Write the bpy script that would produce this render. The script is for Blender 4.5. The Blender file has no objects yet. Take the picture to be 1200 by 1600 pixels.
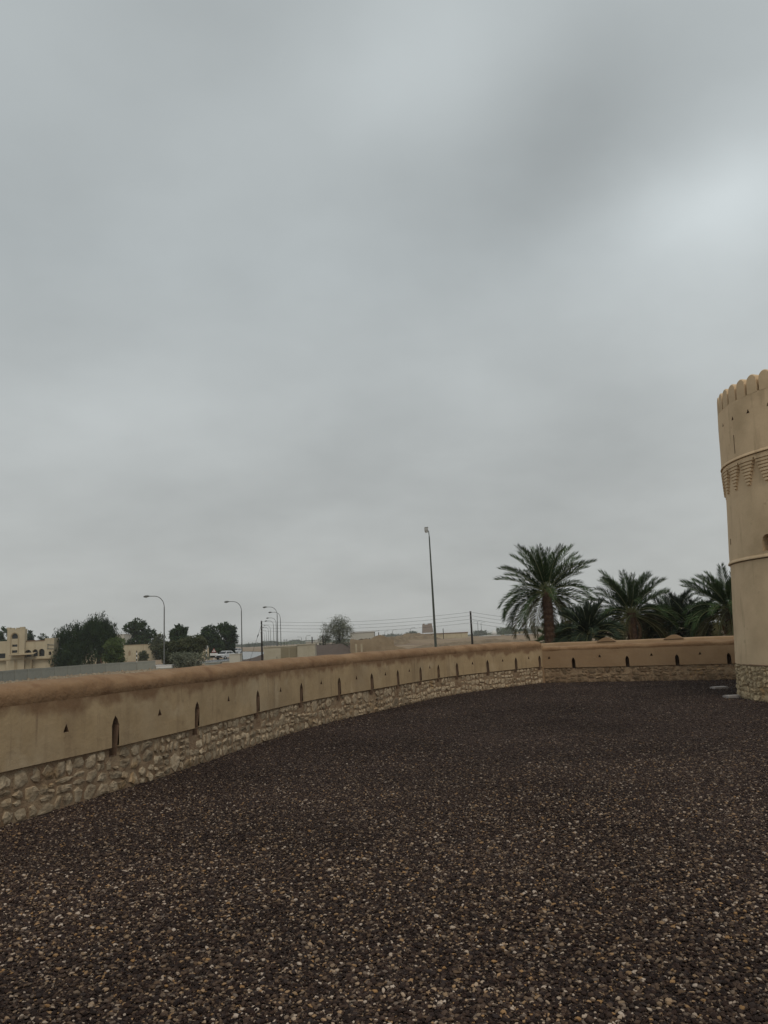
import bpy, math, random
import numpy as np
from mathutils import Vector, Matrix, geometry, noise

random.seed(7); rng = np.random.default_rng(7)
C = bpy.context.scene.collection
scene = bpy.context.scene
PI = math.pi

# ------------------------------------------------------------------ camera
H_EYE = 1.65
F_PX = 1200.0
PITCH = math.atan(198/1200.0); ROLL = math.radians(2.58)
fw = Vector((0, math.cos(PITCH), math.sin(PITCH)))
up0 = Vector((0, -math.sin(PITCH), math.cos(PITCH))); r0 = Vector((1, 0, 0))
cs, sn = math.cos(ROLL), math.sin(ROLL)
cR = r0*cs - up0*sn; cU = up0*cs + r0*sn
cam_d = bpy.data.cameras.new('camera'); cam = bpy.data.objects.new('camera', cam_d); C.objects.link(cam)
m = Matrix((cR, cU, -fw)).transposed().to_4x4(); m.translation = Vector((0, 0, H_EYE))
cam.matrix_world = m
cam_d.sensor_fit = 'VERTICAL'; cam_d.sensor_height = 36; cam_d.sensor_width = 27; cam_d.lens = 27.0
cam_d.clip_start = 0.05; cam_d.clip_end = 12000
scene.camera = cam

def ray(x, y):
    return (fw*F_PX + cR*(x-600) + cU*(800-y))
def at(x, y, D):
    """the point seen at photo pixel (x, y) at forward distance D metres"""
    d = ray(x, y); return Vector((0, 0, H_EYE)) + d*(D/d.y)
def gnd(x, y, z=0.0):
    d = ray(x, y); return Vector((0, 0, H_EYE)) + d*((z-H_EYE)/d.z)

# ------------------------------------------------------------------ world, sun, exposure
scene.view_settings.view_transform = 'Standard'; scene.view_settings.look = 'None'
scene.view_settings.gamma = 1.0; scene.view_settings.use_curve_mapping = False
scene.view_settings.exposure = 0.0
scene.render.engine = 'CYCLES'
scene.cycles.max_bounces = 6; scene.cycles.diffuse_bounces = 3; scene.cycles.volume_bounces = 1
scene.cycles.transparent_max_bounces = 6
scene.cycles.use_denoising = True

SUN = Vector((0.12, -0.62, 0.85)).normalized()
world = bpy.data.worlds.new('World'); scene.world = world; world.use_nodes = True
nt = world.node_tree; nt.nodes.clear()
def N(t, typ, **kw):
    n = t.nodes.new(typ)
    for k, v in kw.items():
        if k.startswith('i_'): n.inputs[k[2:].replace('_', ' ')].default_value = v
        else: setattr(n, k, v)
    return n
def math_(t, op, a, b=None, c=None, clamp=False):
    n = t.nodes.new('ShaderNodeMath'); n.operation = op; n.use_clamp = clamp
    for i, v in enumerate((a, b, c)):
        if v is None: continue
        if isinstance(v, (int, float)): n.inputs[i].default_value = v
        else: t.links.new(v, n.inputs[i])
    return n.outputs[0]
L = nt.links.new
tc = N(nt, 'ShaderNodeTexCoord')
# warp of the viewing direction gives the cloud lobes ragged soft borders
def wnoise(scale, detail, rough=0.5, vec=None, dim='3D'):
    n = N(nt, 'ShaderNodeTexNoise', noise_dimensions=dim); n.inputs['Scale'].default_value = scale
    n.inputs['Detail'].default_value = detail; n.inputs['Roughness'].default_value = rough
    L(vec if vec is not None else tc.outputs['Generated'], n.inputs['Vector']); return n
# cloud deck coordinates: direction / (z + c), as a layer seen from below
sep = N(nt, 'ShaderNodeSeparateXYZ'); L(tc.outputs['Generated'], sep.inputs[0])
zz = math_(nt, 'ADD', math_(nt, 'MAXIMUM', sep.outputs[2], 0.0), 0.28)
comb = N(nt, 'ShaderNodeCombineXYZ')
L(math_(nt, 'DIVIDE', sep.outputs[0], zz), comb.inputs[0]); L(math_(nt, 'DIVIDE', sep.outputs[1], zz), comb.inputs[1])
deck = comb.outputs[0]
nw = wnoise(1.6, 5, 0.5)
vs = N(nt, 'ShaderNodeVectorMath', operation='SUBTRACT'); L(nw.outputs['Color'], vs.inputs[0]); vs.inputs[1].default_value = (.5, .5, .5)
vsc = N(nt, 'ShaderNodeVectorMath', operation='SCALE'); L(vs.outputs[0], vsc.inputs[0]); vsc.inputs['Scale'].default_value = 0.16
va = N(nt, 'ShaderNodeVectorMath', operation='ADD'); L(tc.outputs['Generated'], va.inputs[0]); L(vsc.outputs[0], va.inputs[1])
vn = N(nt, 'ShaderNodeVectorMath', operation='NORMALIZE'); L(va.outputs[0], vn.inputs[0])
n1 = wnoise(1.5, 4, 0.42, deck); n2 = wnoise(4.2, 3, 0.4, deck)
val = math_(nt, 'ADD', 0.472, math_(nt, 'MULTIPLY', math_(nt, 'SUBTRACT', n1.outputs['Fac'], 0.5), 0.20))
val = math_(nt, 'ADD', val, math_(nt, 'MULTIPLY', math_(nt, 'SUBTRACT', n2.outputs['Fac'], 0.5), 0.06))
n3 = wnoise(11.0, 5, 0.55, deck)
val = math_(nt, 'ADD', val, math_(nt, 'MULTIPLY', math_(nt, 'SUBTRACT', n3.outputs['Fac'], 0.5), 0.032))
LOBES = [  # photo pixel towards which a bright or dark patch of the deck lies, width in degrees, strength
    (1260, 230, 6, 0.10), (1190, 290, 3.6, 0.08), (1120, 320, 3, 0.055), (1060, 335, 3, 0.045), (1000, 370, 3, 0.04), (940, 410, 3.5, 0.03), (870, 450, 4, 0.025), (1180, 420, 6, 0.05), (1150, 500, 6, 0.02),
    (650, 90, 8, 0.04), (690, 160, 6, 0.025), (1020, 460, 9, 0.028), (600, 180, 4, 0.02), (760, 60, 6, 0.025),
    (640, 250, 4, -0.03), (740, 290, 5, -0.04), (850, 300, 5, -0.05), (900, 220, 5, -0.045), (960, 150, 5, -0.04), (640, 390, 6, -0.03), (1080, 110, 6, -0.03),
    (520, 520, 5, 0.03), (620, 530, 4, 0.02), (720, 570, 3, 0.035), (780, 585, 2.5, 0.03), (840, 625, 3, 0.035), (420, 610, 5, 0.03), (330, 640, 4, 0.025), (230, 610, 6, 0.045), (130, 640, 5, 0.03),
    (100, 545, 4, -0.04), (200, 545, 2.5, -0.02), (420, 470, 4.5, -0.03), (250, 370, 5, 0.025), (400, 380, 3, 0.015), (340, 280, 6, 0.02), (90, 240, 7, -0.02),
    (350, 60, 8, -0.02), (150, 790, 8, -0.02), (620, 700, 7, -0.03), (860, 740, 8, -0.035), (330, 780, 7, -0.02), (1040, 660, 6, -0.03)]
for px, py, w, s in LOBES:
    d = ray(px, py).normalized()
    vd = N(nt, 'ShaderNodeVectorMath', operation='DOT_PRODUCT'); L(vn.outputs[0], vd.inputs[0]); vd.inputs[1].default_value = d
    k = 1.0/(1-math.cos(math.radians(w)))
    e = math_(nt, 'EXPONENT', math_(nt, 'MULTIPLY', math_(nt, 'SUBTRACT', vd.outputs['Value'], 1.0), k))
    val = math_(nt, 'ADD', val, math_(nt, 'MULTIPLY', e, s))
# colour: warmer grey at the horizon, cooler grey higher up
elev = math_(nt, 'MULTIPLY', math_(nt, 'MAXIMUM', sep.outputs[2], 0.0), 2.2, clamp=True)
mixc = N(nt, 'ShaderNodeMix', data_type='RGBA'); L(elev, mixc.inputs['Factor'])
mixc.inputs['A'].default_value = (0.985, 1.01, 0.98, 1); mixc.inputs['B'].default_value = (0.935, 1.015, 1.035, 1)
cl = N(nt, 'ShaderNodeVectorMath', operation='SCALE'); L(mixc.outputs['Result'], cl.inputs[0]); L(math_(nt, 'MULTIPLY', val, 10.0), cl.inputs['Scale'])
sky = N(nt, 'ShaderNodeTexSky', sky_type='NISHITA'); sky.sun_disc = False
sky.sun_elevation = math.asin(SUN.z); sky.sun_rotation = math.atan2(SUN.x, SUN.y)
sky.air_density = 1.0; sky.dust_density = 4.0
mx = N(nt, 'ShaderNodeMix', data_type='RGBA'); mx.inputs['Factor'].default_value = 0.97
L(sky.outputs[0], mx.inputs['A']); L(cl.outputs[0], mx.inputs['B'])
bg = N(nt, 'ShaderNodeBackground'); bg.inputs['Strength'].default_value = 0.1; L(mx.outputs['Result'], bg.inputs['Color'])
ow = N(nt, 'ShaderNodeOutputWorld'); L(bg.outputs[0], ow.inputs['Surface'])

sd = bpy.data.lights.new('sun', 'SUN'); sd.energy = 1.0; sd.angle = math.radians(25); sd.color = (1, 0.90, 0.76)
so = bpy.data.objects.new('sun', sd); C.objects.link(so)
so.rotation_euler = (-SUN).to_track_quat('-Z', 'Y').to_euler(); so.location = (0, 0, 60)

# ------------------------------------------------------------------ helpers
def sock(nt_, links, name, node, v):
    if isinstance(v, (int, float, tuple)): node.inputs[name].default_value = v
    else: links.new(v, node.inputs[name])

def mat(name, col, rough=0.9, var=None, scale=4.0, bump=0.0, bscale=30.0, spec=0.3, metal=0.0, coord='Object', detail=5, extra=None, bdist=0.02):
    """principled material; col to var by noise, optional bump; extra(nt, color_socket, coord_socket) -> new colour socket"""
    m_ = bpy.data.materials.new(name); m_.use_nodes = True; t = m_.node_tree
    b = t.nodes['Principled BSDF']; b.inputs['Roughness'].default_value = rough; b.inputs['Metallic'].default_value = metal
    b.inputs['Specular IOR Level'].default_value = spec
    if coord == 'World': co = t.nodes.new('ShaderNodeNewGeometry').outputs['Position']
    else: co = t.nodes.new('ShaderNodeTexCoord').outputs['Object']
    c1 = tuple(col)+(1,)
    if var is not None:
        n = N(t, 'ShaderNodeTexNoise'); n.inputs['Scale'].default_value = scale; n.inputs['Detail'].default_value = detail; n.inputs['Roughness'].default_value = .6
        t.links.new(co, n.inputs['Vector'])
        r = N(t, 'ShaderNodeMapRange'); r.inputs[1].default_value = 0.33; r.inputs[2].default_value = 0.67; t.links.new(n.outputs['Fac'], r.inputs[0])
        mxx = N(t, 'ShaderNodeMix', data_type='RGBA'); t.links.new(r.outputs[0], mxx.inputs['Factor'])
        mxx.inputs['A'].default_value = c1; mxx.inputs['B'].default_value = tuple(var)+(1,); cs_ = mxx.outputs['Result']
    else:
        rgb = N(t, 'ShaderNodeRGB'); rgb.outputs[0].default_value = c1; cs_ = rgb.outputs[0]
    if extra: cs_ = extra(t, cs_, co)
    t.links.new(cs_, b.inputs['Base Color'])
    if bump:
        n = N(t, 'ShaderNodeTexNoise'); n.inputs['Scale'].default_value = bscale; n.inputs['Detail'].default_value = 6; n.inputs['Roughness'].default_value = .65
        t.links.new(co, n.inputs['Vector'])
        bp = N(t, 'ShaderNodeBump'); bp.inputs['Strength'].default_value = bump; bp.inputs['Distance'].default_value = bdist
        t.links.new(n.outputs['Fac'], bp.inputs['Height']); t.links.new(bp.outputs[0], b.inputs['Normal'])
    return m_

def mixnoise(t, cin, co, col, scale, lo, hi, stretch=None, amount=1.0, detail=4):
    if stretch:
        mp = N(t, 'ShaderNodeMapping'); mp.inputs['Scale'].default_value = stretch; t.links.new(co, mp.inputs['Vector']); co = mp.outputs[0]
    n = N(t, 'ShaderNodeTexNoise'); n.inputs['Scale'].default_value = scale; n.inputs['Detail'].default_value = detail; t.links.new(co, n.inputs['Vector'])
    r = N(t, 'ShaderNodeMapRange'); r.inputs[1].default_value = lo; r.inputs[2].default_value = hi; r.inputs[4].default_value = amount
    t.links.new(n.outputs['Fac'], r.inputs[0])
    x = N(t, 'ShaderNodeMix', data_type='RGBA'); t.links.new(r.outputs[0], x.inputs['Factor']); t.links.new(cin, x.inputs['A']); x.inputs['B'].default_value = tuple(col)+(1,)
    return x.outputs['Result']

def randval(t, cin, lo, hi):
    """per-object random brightness"""
    oi = N(t, 'ShaderNodeObjectInfo'); r = N(t, 'ShaderNodeMapRange'); r.inputs[3].default_value = lo; r.inputs[4].default_value = hi
    t.links.new(oi.outputs['Random'], r.inputs[0])
    v = N(t, 'ShaderNodeVectorMath', operation='SCALE'); t.links.new(cin, v.inputs[0]); t.links.new(r.outputs[0], v.inputs['Scale']); return v.outputs[0]

def plaster_extra(t, c, co):
    c = mixnoise(t, c, co, (0.30, 0.22, 0.135), 0.7, 0.45, 0.75, amount=0.8)
    c = mixnoise(t, c, co, (0.50, 0.41, 0.29), 1.1, 0.55, 0.8, amount=0.5)
    c = mixnoise(t, c, co, (0.24, 0.165, 0.10), 2.2, 0.56, 0.78, stretch=(2.2, 2.2, 0.22), amount=0.55)   # rain streaks
    c = mixnoise(t, c, co, (0.20, 0.14, 0.09), 5.0, 0.66, 0.80, amount=0.55)
    return c
def stain_extra(t, c, co):
    c = mixnoise(t, c, co, (0.17, 0.115, 0.075), 3.0, 0.60, 0.74, stretch=(3.0, 3.0, .35), amount=.5, detail=6)
    c = mixnoise(t, c, co, (0.56, 0.45, 0.31), 1.7, 0.60, 0.70, amount=.45, detail=7)
    return c
def rubble_extra(t, c, co):
    c = mixnoise(t, c, co, (0.42, 0.24, 0.09), 1.6, 0.60, 0.72, amount=0.8)
    c = mixnoise(t, c, co, (0.21, 0.15, 0.10), 14, 0.52, 0.72, amount=0.8)
    return randval(t, c, 0.65, 1.12)

M = {}
def coping_tint(z0, z1, wash):
    def ex(t, c, co):
        c = stain_extra(t, plaster_extra(t, c, co), co)
        sp = N(t, 'ShaderNodeSeparateXYZ'); t.links.new(co, sp.inputs[0])
        n = N(t, 'ShaderNodeTexNoise'); n.inputs['Scale'].default_value = 3.2; n.inputs['Detail'].default_value = 7; t.links.new(co, n.inputs['Vector'])
        h = math_(t, 'ADD', sp.outputs[2], math_(t, 'MULTIPLY', math_(t, 'SUBTRACT', n.outputs['Fac'], .5), .5))
        r = N(t, 'ShaderNodeMapRange', interpolation_type='SMOOTHSTEP'); r.inputs[1].default_value = z0; r.inputs[2].default_value = z1; t.links.new(h, r.inputs[0])
        x = N(t, 'ShaderNodeMix', data_type='RGBA'); t.links.new(r.outputs[0], x.inputs['Factor']); t.links.new(c, x.inputs['A']); x.inputs['B'].default_value = tuple(wash)+(1,)
        return x.outputs['Result']
    return ex
M['plaster'] = mat('plaster', (0.47, 0.345, 0.205), 0.95, (0.39, 0.28, 0.16), 2.5, 0.35, 9, extra=coping_tint(.97, 1.13, (0.235, 0.143, 0.080)), bdist=0.03)
def tower_extra(t, c, co):
    c = mixnoise(t, c, co, (0.44, 0.325, 0.195), 0.8, 0.48, 0.72, amount=.7)
    c = mixnoise(t, c, co, (0.36, 0.26, 0.155), 2.2, 0.56, 0.74, stretch=(2.4, 2.4, .3), amount=.6, detail=6)
    c = mixnoise(t, c, co, (0.30, 0.21, 0.13), 5.5, 0.66, 0.76, amount=.5)
    return c
M['plaster_tower'] = mat('plaster_tower', (0.70, 0.53, 0.34), 0.95, (0.64, 0.475, 0.30), 1.3, 0.3, 7, extra=tower_extra, bdist=0.03)
M['plaster_warm'] = mat('plaster_warm', (0.32, 0.215, 0.125), 0.95, (0.27, 0.175, 0.10), 1.7, 0.35, 9, bdist=0.03,
    extra=lambda t, c, co: mixnoise(t, c, co, (0.36, 0.25, 0.15), 1.0, 0.5, 0.75, amount=.6))
M['coping'] = mat('mud_coping', (0.30, 0.190, 0.105), 0.95, (0.225, 0.130, 0.068), 2.2, 0.7, 4.5, bdist=0.06,
    extra=lambda t, c, co: mixnoise(t, mixnoise(t, c, co, (0.35, 0.225, 0.13), 0.9, 0.5, 0.75, amount=.8), co, (0.17, 0.088, 0.046), 3.5, 0.58, 0.75, amount=.7))
M['mortar'] = mat('mortar', (0.22, 0.14, 0.085), 1.0, (0.36, 0.265, 0.17), 5, 0.8, 25, bdist=0.03)
M['rubble'] = mat('rubble_stone', (0.54, 0.435, 0.305), 0.95, (0.34, 0.255, 0.165), 7, 0.9, 22, extra=rubble_extra, bdist=0.03)
M['rubble_back'] = mat('rubble_stone_brown', (0.33, 0.235, 0.145), 0.95, (0.24, 0.165, 0.10), 7, 0.9, 22, extra=rubble_extra, bdist=0.03)
M['rubble_tower'] = mat('rubble_stone_tower', (0.60, 0.475, 0.30), 0.95, (0.48, 0.37, 0.225), 7, 0.9, 22, extra=rubble_extra, bdist=0.03)
M['mortar_tower'] = mat('mortar_tower', (0.44, 0.335, 0.205), 1.0, (0.34, 0.25, 0.15), 5, 0.8, 25, bdist=0.03)
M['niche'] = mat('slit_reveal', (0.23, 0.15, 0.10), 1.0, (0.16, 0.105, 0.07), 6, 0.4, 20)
M['slab'] = mat('stone_slab', (0.42, 0.38, 0.36), 0.9, (0.3, 0.27, 0.25), 9, 0.3, 30)
M['steel'] = mat('galvanised_steel', (0.16, 0.165, 0.16), 0.55, (0.12, 0.125, 0.12), 3, 0, metal=0.3)
M['pole_green'] = mat('painted_mast', (0.05, 0.06, 0.05), 0.55, (0.075, 0.085, 0.07), 2)
M['wood_pole'] = mat('tarred_wood', (0.018, 0.015, 0.013), 0.85, (0.03, 0.024, 0.02), 5)
M['white'] = mat('white_paint', (0.72, 0.72, 0.70), 0.5, (0.62, 0.62, 0.6), 3)
M['black'] = mat('black_rubber', (0.015, 0.015, 0.016), 0.8)
M['glass_dark'] = mat('dark_glass', (0.02, 0.022, 0.025), 0.15, spec=0.5)
M['lamp_glass'] = mat('lamp_glass', (0.35, 0.36, 0.36), 0.2, spec=0.5)
M['car_white'] = mat('white_car_paint', (0.62, 0.63, 0.64), 0.3, spec=0.5)
M['cream'] = mat('cream_render', (0.50, 0.435, 0.31), 0.9, (0.41, 0.35, 0.245), 0.5, extra=lambda t, c, co: mixnoise(t, c, co, (0.3, 0.25, 0.17), 1.4, .55, .75, stretch=(1, 1, .25), amount=.6))
M['cream_trim'] = mat('cream_trim', (0.36, 0.29, 0.19), 0.9)
M['kiosk'] = mat('kiosk_panel', (0.42, 0.385, 0.30), 0.8, (0.34, 0.31, 0.235), 0.8)
M['kiosk_louvre'] = mat('kiosk_louvre', (0.27, 0.235, 0.16), 0.8)
M['concrete'] = mat('concrete', (0.30, 0.305, 0.27), 0.9, (0.215, 0.22, 0.195), 0.5, extra=lambda t, c, co: mixnoise(t, c, co, (0.45, 0.45, 0.42), 0.8, .55, .72, amount=.6))
M['mudbrick'] = mat('mud_brick', (0.32, 0.25, 0.165), 1.0, (0.24, 0.18, 0.115), 0.6, 0.4, 4)
M['pink_mud'] = mat('fort_plaster', (0.28, 0.235, 0.205), 1.0, (0.24, 0.20, 0.175), 0.4)
M['pale_wall'] = mat('pale_render', (0.48, 0.46, 0.40), 0.9, (0.42, 0.40, 0.35), 0.2)
M['roof_white'] = mat('white_roof', (0.6, 0.6, 0.58), 0.8)
M['bark'] = mat('bark', (0.10, 0.075, 0.055), 1.0, (0.06, 0.045, 0.035), 5, 0.5, 10)
M['palm_bark'] = mat('palm_bark', (0.11, 0.065, 0.042), 1.0, (0.06, 0.035, 0.025), 6, 0.5, 10)
M['stem'] = mat('frond_stem', (0.17, 0.19, 0.085), 0.7)
M['dry'] = mat('dry_frond', (0.19, 0.125, 0.07), 0.9, (0.13, 0.085, 0.05), 3)
M['gravel_bank'] = mat('dark_gravel_bank', (0.11, 0.078, 0.060), 1.0, (0.07, 0.05, 0.04), 1.5, 0.6, 14, coord='World')
M['earth'] = mat('brown_earth', (0.25, 0.19, 0.125), 1.0, (0.155, 0.115, 0.075), 0.6, 0.7, 1.5, coord='World', bdist=.4)
M['sign_white'] = M['white']
M['sign_red'] = mat('sign_red', (0.35, 0.03, 0.02), 0.5)
M['tin'] = mat('pale_metal', (0.45, 0.46, 0.46), 0.5)

def leafmat(name, a, b_):
    """foliage: colour varies by clump of leaves"""
    def ex(t, c, co):
        return mixnoise(t, c, co, b_, 0.55, 0.42, 0.62, detail=6)
    m_ = mat(name, a, 0.8, tuple(x*0.7 for x in a), 3.0, extra=ex, spec=0.06)
    return m_
M['leaf_dark'] = leafmat('leaf_dark', (0.026, 0.048, 0.022), (0.045, 0.072, 0.028))
M['leaf_mid'] = leafmat('leaf_mid', (0.055, 0.085, 0.030), (0.085, 0.12, 0.042))
M['leaf_olive'] = leafmat('leaf_olive', (0.070, 0.082, 0.045), (0.095, 0.105, 0.058))
M['leaf_grey'] = leafmat('leaf_grey', (0.13, 0.145, 0.10), (0.18, 0.19, 0.14))
M['leaf_bush'] = leafmat('leaf_bush', (0.075, 0.11, 0.038), (0.11, 0.15, 0.055))
M['leaf_weep'] = leafmat('leaf_weep', (0.020, 0.036, 0.018), (0.034, 0.056, 0.024))
M['palm_leaf'] = leafmat('palm_leaf', (0.036, 0.066, 0.026), (0.068, 0.105, 0.044))
M['palm_old'] = leafmat('palm_old', (0.085, 0.085, 0.040), (0.11, 0.10, 0.05))
M['palm_shade'] = leafmat('palm_shade', (0.034, 0.050, 0.032), (0.05, 0.07, 0.045))

class MB:
    """mesh builder"""
    def __init__(s): s.v = []; s.f = []; s.smooth = False
    def add(s, vs, fs):
        o = len(s.v); s.v.extend([tuple(p) for p in vs]); s.f.extend([tuple(i+o for i in f) for f in fs]); return s
    def box(s, x0, x1, y0, y1, z0, z1, M_=None):
        p = [Vector((x, y, z)) for z in (z0, z1) for x, y in ((x0, y0), (x1, y0), (x1, y1), (x0, y1))]
        if M_ is not None: p = [M_ @ q for q in p]
        return s.add(p, [(3, 2, 1, 0), (4, 5, 6, 7), (0, 1, 5, 4), (1, 2, 6, 5), (2, 3, 7, 6), (3, 0, 4, 7)])
    def tube(s, pts, rads, n=8, cap=True):
        pts = [Vector(p) for p in pts]
        if isinstance(rads, (int, float)): rads = [rads]*len(pts)
        rings = []
        for i, p in enumerate(pts):
            d = (pts[min(i+1, len(pts)-1)]-pts[max(i-1, 0)]).normalized()
            a = Vector((0, 0, 1)) if abs(d.z) < .9 else Vector((0, 1, 0))
            u = d.cross(a).normalized(); w = d.cross(u).normalized()
            rings.append([p + (u*math.cos(2*PI*k/n)+w*math.sin(2*PI*k/n))*rads[i] for k in range(n)])
        vs = [q for r_ in rings for q in r_]; fs = []
        for i in range(len(pts)-1):
            for k in range(n):
                a_, b_ = i*n+k, i*n+(k+1) % n; fs.append((a_, a_+n, b_+n, b_))
        if cap: fs.append(tuple(range(n))); fs.append(tuple(range(len(vs)-1, len(vs)-1-n, -1)))
        return s.add(vs, fs)
    def prism(s, poly, y0, y1):
        """polygon in (x, z), counter-clockwise seen from -y, extruded y0..y1"""
        n = len(poly); vs = [(x, y0, z) for x, z in poly]+[(x, y1, z) for x, z in poly]
        fs = [tuple(range(n)), tuple(range(2*n-1, n-1, -1))]+[((i+1) % n, i, i+n, (i+1) % n+n) for i in range(n)]
        return s.add(vs, fs)
    def mesh(s, name, mats):
        me = bpy.data.meshes.new(name); me.from_pydata(s.v, [], s.f)
        for q in (mats if isinstance(mats, (list, tuple)) else [mats]): me.materials.append(q)
        if s.smooth: me.shade_smooth()
        return me
    def build(s, name, mats, parent=None, loc=None, rz=0):
        o = bpy.data.objects.new(name, s.mesh(name, mats)); C.objects.link(o); o.parent = parent
        if loc is not None: o.location = loc
        o.rotation_euler = (0, 0, rz); return o

def tag(o, label=None, cat=None, group=None, kind=None):
    if label: o['label'] = label
    if cat: o['category'] = cat
    if group: o['group'] = group
    if kind: o['kind'] = kind
    return o
def thing(name, label, cat, loc=(0, 0, 0), rz=0, group=None):
    o = bpy.data.objects.new(name, None); C.objects.link(o); o.location = loc; o.rotation_euler = (0, 0, rz); o.empty_display_size = .3
    return tag(o, label, cat, group)
def linkcopy(o, parent):
    c = o.copy(); C.objects.link(c); c.parent = parent; return c
def copy_tree(o, parent=None):
    c = linkcopy(o, parent)
    for ch in list(KIDS.get(o.name, [])): KIDS.setdefault(c.name, []).append(copy_tree(ch, c))
    return c
KIDS = {}
def note_kids():
    KIDS.clear()
    for o in C.objects:
        if o.parent: KIDS.setdefault(o.parent.name, []).append(o)

# ------------------------------------------------------------------ ground outside the terrace
GZ = -1.0
def sstep(a, b, x):
    t = min(1, max(0, (x-a)/(b-a))); return t*t*(3-2*t)
def terrain(x, y):
    z = GZ
    # raised sandy flat to the right of the old mud wall
    side = sstep(-0.075, -0.02, x/max(y, 1))
    z += 1.75*side*sstep(120, 240, y)*(1-0.5*sstep(420, 900, y))
    if y > 60:
        n_ = noise.noise(Vector((x*.05, y*.05, 0)))*.5+noise.noise(Vector((x*.17, y*.17, 3)))*.25
        z += n_*side*sstep(110, 160, y)*.55*(1-sstep(400, 800, y))
    return z
def grid_axis(a, b, breaks):
    out = []
    for (p, q, st) in breaks: out += list(np.arange(p, q, st))
    return sorted(set([round(float(v), 3) for v in out]+[a, b]))
xs = grid_axis(-5200, 5200, [(-5200, -400, 300), (-400, -100, 20), (-100, 160, 3.0), (160, 400, 20), (400, 5200, 300)])
ys = grid_axis(-300, 6000, [(-300, 60, 30), (60, 300, 3.0), (300, 600, 12), (600, 1500, 60), (1500, 6000, 400)])
g = MB(); nx = len(xs)
g.v = [(x, y, terrain(x, y)) for y in ys for x in xs]
g.f = [(j*nx+i, j*nx+i+1, (j+1)*nx+i+1, (j+1)*nx+i) for j in range(len(ys)-1) for i in range(nx-1)]
g.smooth = True
def sand_extra(t, c, co):
    c = mixnoise(t, c, co, (0.15, 0.10, 0.075), 0.05, 0.5, 0.66, amount=.8)
    c = mixnoise(t, c, co, (0.40, 0.33, 0.24), 0.12, 0.56, 0.7, amount=.7)
    c = mixnoise(t, c, co, (0.12, 0.085, 0.06), 1.3, 0.60, 0.72, amount=.7)
    return c
M['sand'] = mat('sandy_ground', (0.29, 0.215, 0.14), 1.0, (0.23, 0.165, 0.105), 0.15, 0.6, 2.5, coord='World', extra=sand_extra, bdist=.1)
tag(g.build('ground', M['sand']), kind='structure')

# ------------------------------------------------------------------ parapet walls
LEFT = [(-5.9, -3.0), (-5.1, 2.6), (-4.5, 5.4), (-3.88, 7.8), (-3.55, 8.7), (-3.22, 9.75), (-2.82, 11.1), (-2.08, 14.0), (-1.27, 16.3), (-0.28, 18.3), (0.60, 20.15), (1.52, 21.9), (2.60, 23.25), (3.75, 24.5), (4.97, 25.7)]
BACK = [(4.97, 25.7), (5.92, 25.27), (7.74, 24.45), (10.13, 23.3), (14.0, 21.4)]
class Path:
    def __init__(s, pts, smooth=True):
        P = [Vector(p) for p in pts]
        if smooth:
            Q = []
            for i in range(len(P)-1):
                p0, p1, p2, p3 = P[max(i-1, 0)], P[i], P[i+1], P[min(i+2, len(P)-1)]
                for k in range(8):
                    t = k/8; Q.append(0.5*((2*p1)+(p2-p0)*t+(2*p0-5*p1+4*p2-p3)*t*t+(3*p1-p0-3*p2+p3)*t**3))
            Q.append(P[-1])
            for _ in range(6): Q = [Q[0]]+[(Q[i-1]+2*Q[i]+Q[i+1])/4 for i in range(1, len(Q)-1)]+[Q[-1]]
        else: Q = P
        s.Q = Q; s.s = [0]
        for a, b in zip(Q, Q[1:]): s.s.append(s.s[-1]+(b-a).length)
        s.len = s.s[-1]
        s.n = []
        for i in range(len(Q)):
            d = (Q[min(i+1, len(Q)-1)]-Q[max(i-1, 0)]).normalized(); s.n.append(Vector((d.y, -d.x)))   # towards the terrace (right of travel)
    def at(s, u):
        """point, inward normal (towards the terrace)"""
        i = int(np.searchsorted(s.s, u))-1; i = max(0, min(i, len(s.Q)-2))
        t = (u-s.s[i])/(s.s[i+1]-s.s[i])
        p = s.Q[i].lerp(s.Q[i+1], t) if 0 <= t <= 1 else s.Q[i]+(s.Q[i+1]-s.Q[i])*t
        nn = s.n[i].lerp(s.n[i+1], max(0, min(1, t))).normalized(); return p, nn
    def w(s, u, off, z):
        p, nn = s.at(u); return (p.x+nn.x*off, p.y+nn.y*off, z)
    def hit(s, x, y):
        """arc length where the view through photo pixel (x, y) meets the path"""
        d = ray(x, y); D_ = Vector((d.x, d.y)); best = None
        for i in range(len(s.Q)-1):
            a, b = s.Q[i], s.Q[i+1]; e = b-a; den = D_.x*(-e.y)+D_.y*e.x
            if abs(den) < 1e-9: continue
            t = (a.x*(-e.y)+a.y*e.x)/den; u = (D_.x*a.y-D_.y*a.x)/(-den) if False else None
            q = D_*t; u = (q-a).dot(e)/e.dot(e)
            if -1e-6 <= u <= 1+1e-6 and t > 0: return s.s[i]+u*e.length
        return None

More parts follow.
